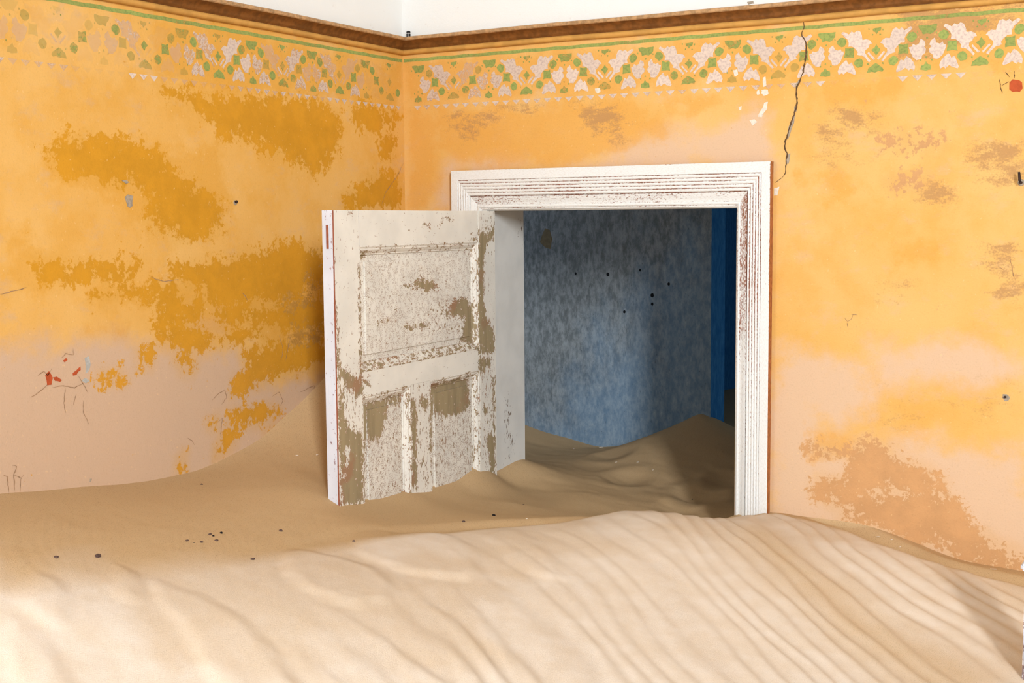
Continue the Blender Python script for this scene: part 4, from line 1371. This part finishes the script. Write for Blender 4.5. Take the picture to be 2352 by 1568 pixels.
# ------------------------------------------------------------------ small things
# glazed cleat on the rail beside the corner
x, z = on_back(937.5, 86, -0.02)
cl = tag(empty('ceramic_cleat', (x, -0.018, 2.688)), 'small black and white cleat standing on the brown rail beside the corner', 'cleat')
def lathe(name, prof_, mat, parent, n=20):
    V, F = [], []
    for r, zz in prof_:
        for k in range(n):
            V.append((r * math.cos(2 * math.pi * k / n), r * math.sin(2 * math.pi * k / n), zz))
    for i in range(len(prof_) - 1):
        for k in range(n):
            F.append((i * n + k, i * n + (k + 1) % n, (i + 1) * n + (k + 1) % n, (i + 1) * n + k))
    F.append(tuple(range(n))[::-1]); F.append(tuple((len(prof_) - 1) * n + k for k in range(n)))
    return mesh_obj(name, V, F, mat, parent, smooth=False)
lathe('cleat_base', [(0.0068, 0.0), (0.0075, 0.002), (0.0075, 0.0105), (0.0066, 0.012)], M['black_glaze'], cl)
lathe('cleat_neck', [(0.0058, 0.012), (0.0058, 0.0145)], M['white_glaze'], cl)
lathe('cleat_cap', [(0.0068, 0.0145), (0.0072, 0.018), (0.006, 0.0195), (0.0045, 0.021)], M['black_glaze'], cl)
for a in (-2.4, -1.2, 0.4, 1.8):
    m = MB(); m.box(0.0073, 0.0082, -0.0012, 0.0012, 0.001, 0.0118)
    o = m.build('cleat_stripe', M['white_glaze'], cl); o.rotation_euler = (0, 0, a)


def tube(pts, r, n=8):
    V, F = [], []
    P = [Vector(p) for p in pts]
    for i, p in enumerate(P):
        d = (P[min(i + 1, len(P) - 1)] - P[max(i - 1, 0)]).normalized()
        s = d.orthogonal().normalized(); t = d.cross(s)
        rr = r[i] if isinstance(r, (list, tuple)) else r
        for k in range(n):
            V.append(p + (s * math.cos(2 * math.pi * k / n) + t * math.sin(2 * math.pi * k / n)) * rr)
    for i in range(len(P) - 1):
        for k in range(n):
            F.append((i * n + k, i * n + (k + 1) % n, (i + 1) * n + (k + 1) % n, (i + 1) * n + k))
    F.append(tuple(range(n))[::-1]); F.append(tuple((len(P) - 1) * n + k for k in range(n)))
    return V, F


# bent iron hook near the picture's edge
x, z = on_back(2346, 408)
hk = tag(empty('iron_hook', (x, 0, z)), 'bent rusty iron hook driven into the yellow wall', 'hook')
V, F = tube([(0, 0.02, -0.013), (0, -0.01, -0.013), (0.0, -0.017, -0.0125), (-0.001, -0.02, -0.008), (-0.002, -0.021, 0.004), (-0.003, -0.022, 0.015)], [0.004, 0.004, 0.004, 0.004, 0.0036, 0.003])
mesh_obj('hook_rod', V, F, M['iron'], hk)
V, F = tube([(0, 0.001, -0.013), (0, -0.003, -0.013)], [0.010, 0.008], 10)
tag(mesh_obj('wall_plug', V, F, M['mortar'], hk), 'grey plaster plug round the hook')
# nail stub in the left wall
y, z = on_left(540, 464)
nl = tag(empty('nail_stub', (0, y, z)), 'short dark nail stub in the stained wall, alone at mid height', 'nail')
V, F = tube([(-0.01, 0, 0), (0.006, 0, 0.001), (0.0065, 0, 0.001)], [0.0032, 0.0034, 0.0045])
mesh_obj('nail_shank', V, F, M['iron'], nl)
V, F = tube([(-0.001, 0, -0.002), (0.0012, 0, -0.002)], [0.008, 0.007], 9)
mesh_obj('nail_plug', V, F, M['mortar'], nl)
y, z = on_back(2309, 912)
nb = tag(empty('nail_stub', (y, 0, z)), 'dark nail stub in a grey plug low on the doorway wall', 'nail')
V, F = tube([(0, 0.01, 0), (0, -0.006, 0.001)], [0.0032, 0.0036])
mesh_obj('nail_shank', V, F, M['iron'], nb)

# white post whose chipped edge enters the picture
px_, py_, pz_ = sand_hit(2342, 1560)
po = tag(empty('wooden_post', (px_ + 0.004, py_, 0)), 'chipped white painted post standing in the sand at the right edge', 'post')
def post_part(name, x0, x1, y0, y1, z0, z1, mat, bev):
    bm = bmesh.new()
    m = MB(); m.box(x0, x1, y0, y1, z0, z1)
    v_ = [bm.verts.new(v) for v in m.v]
    for f in m.f: bm.faces.new([v_[i] for i in f])
    bmesh.ops.bevel(bm, geom=[e for e in bm.edges], offset=bev, segments=2, affect='EDGES')
    for k in range(6):
        es = [e for e in bm.edges if e.calc_length() > 0.04]
        if not es: break
        bmesh.ops.subdivide_edges(bm, edges=es, cuts=1)
    me = bpy.data.meshes.new(name); bm.to_mesh(me); bm.free()
    co = np.array([v.co[:] for v in me.vertices])
    a = me.attributes.new('wear', 'FLOAT', 'POINT'); a.data.foreach_set('value', (0.16 + 0.3 * np.clip((1.22 - co[:, 2]) / 0.12, 0, 1)).astype(np.float32))
    a = me.attributes.new('craze', 'FLOAT', 'POINT'); a.data.foreach_set('value', np.zeros(len(co), np.float32))
    me.materials.append(mat)
    o = bpy.data.objects.new(name, me); C.objects.link(o); o.parent = po
    return o
post_part('post_shaft', 0.0, 0.085, 0.0, 0.045, 0.3, 1.285, M['edge_paint'], 0.004)
post_part('post_cap', -0.008, 0.093, -0.008, 0.053, 1.285, 1.30, M['edge_paint'], 0.004)


def pebble(name, px, py, r, mat, label, flat=0.6, seed=1, group=None, cat='stone'):
    q = random.Random(seed)
    x, y, z = sand_hit(px, py)
    bm = bmesh.new(); r *= 0.88
    bm.clear(); bmesh.ops.create_icosphere(bm, subdivisions=2, radius=r)
    ph = [q.uniform(0, 6) for _ in range(4)]
    for v in bm.verts:
        c = v.co
        k = 1 + 0.22 * math.sin(c.x / r * 2.1 + ph[0]) * math.cos(c.y / r * 1.7 + ph[1]) + 0.12 * math.sin(c.z / r * 4 + ph[2])
        v.co = Vector((c.x * k * 1.25, c.y * k, c.z * k * flat))
    me = bpy.data.meshes.new(name); bm.to_mesh(me); bm.free()
    me.materials.append(M[mat])
    o = bpy.data.objects.new(name, me); C.objects.link(o)
    o.location = (x, y, z + r * flat * 0.35); o.rotation_euler = (0, 0, q.uniform(0, 3))
    return tag(o, label, cat, group)


for i, (px, py, r, mt, lb) in enumerate([
    (225, 1279, 0.0075, 'stone_dark', 'largest dark brown pebble lying alone low on the left sand slope'),
    (129, 1281, 0.0055, 'stone_dark', 'small brown pebble nearest the picture edge beyond the largest pebble'),
    (430, 1242, 0.0045, 'stone_dark', 'brown pebble at the near end of the scattered pebble group'),
    (463, 1245, 0.0042, 'stone_dark', 'brown pebble second in the scattered group, slightly sunk'),
    (482, 1228, 0.0045, 'stone_dark', 'flat brown pebble topmost but one in the scattered group'),
    (490, 1231, 0.003, 'stone_black', 'tiny black pebble touching the flat one in the scattered group'),
    (508, 1224, 0.0042, 'stone_black', 'round black pebble at the far upper end of the scattered group'),
    (497, 1242, 0.0045, 'stone_dark', 'crescent brown pebble lowest at the far end of the scattered group'),
    (445, 1246, 0.002, 'stone_black', 'tiniest black grain between the brown pebbles of the group'),
    (645, 1219, 0.0055, 'stone_dark', 'dark brown pebble by itself between the pebble group and the door leaf'),
    (580, 1285, 0.0052, 'stone_dark', 'dark pebble half sunk on the edge of the bright sand'),
    (812, 1243, 0.0045, 'stone_dark', 'little dark twig knot on the sand below the door leaf corner'),
    (463, 1113, 0.0035, 'stone_dark', 'small dark pebble near where the sand meets the yellow wall'),
    (1065, 1198, 0.005, 'stone_dark', 'dark brown crumb just behind the crest of the bright drift'),
    (1135, 1184, 0.0055, 'stone_black', 'single black pebble on the dark sand before the doorway'),
    (1202, 1159, 0.003, 'stone_dark', 'small dark crumb on the sand nearest the jamb'),
    (1590, 1147, 0.003, 'stone_black', 'black grain at the bottom of a hollow in the doorway sand'),
]):
    pebble('pebble', px, py, r, mt, lb, seed=i + 1, group='pebbles on the sand')


def flake(px, py, L, W, rot, label):
    x, y, z = sand_hit(px, py)
    q = random.Random(int(px))
    P = [(L * math.cos(t) * q.uniform(0.7, 1.1), W * math.sin(t) * q.uniform(0.7, 1.1)) for t in np.linspace(0, 2 * math.pi, 8)[:-1]]
    n = len(P)
    V = [(a, b, 0.0015 + 0.15 * a) for a, b in P] + [(a, b, 0.15 * a) for a, b in P]
    F = [tuple(range(n)), tuple(range(n, 2 * n))[::-1]] + [(i, n + i, n + (i + 1) % n, (i + 1) % n) for i in range(n)]
    o = mesh_obj('paint_flake', V, F, M['flake'])
    o.location = (x, y, z + 0.001); o.rotation_euler = (0.1, 0, rot)
    tag(o, label, 'paint flake', 'white paint flakes on the sand')


for a in [(2017, 1234, 0.0085, 0.003, -0.5, 'longest white paint flake on the shaded sand below the stained wall'),
          (2048, 1241, 0.004, 0.003, 0.3, 'broad short white flake beside the longest one under the stained wall'),
          (2068, 1258, 0.003, 0.002, 0.9, 'small white flake furthest down the shaded sand strip'),
          (2058, 1257, 0.003, 0.001, -0.9, 'sliver of white paint next to the small flake on shaded sand'),
          (1415, 1062, 0.004, 0.003, 0.2, 'white flake in the shallow hollow beyond the doorway'),
          (1465, 1062, 0.0048, 0.003, 0.4, 'white flake on the blue lit sand of the passage'),
          (1500, 1080, 0.003, 0.002, 0.7, 'smallest white flake on the blue lit sand of the passage'),
          (1380, 1028, 0.011, 0.0025, 0.1, 'long white flake at the foot of the blue wall'),
          (1318, 1031, 0.008, 0.0015, -0.8, 'thin white sliver short of the blue wall'),
          (682, 1047, 0.006, 0.0025, 0.1, 'white flake on the sand slope behind the door leaf'),
          (728, 1046, 0.004, 0.002, 0.2, 'white speck on the slope close behind the leading edge'),
          (1210, 1192, 0.003, 0.002, 0.2, 'pale speck just behind the crest of the bright drift'),
          (2282, 1308, 0.011, 0.0012, -0.3, 'pale straw on the shaded sand near the white post')]:
    flake(*a)
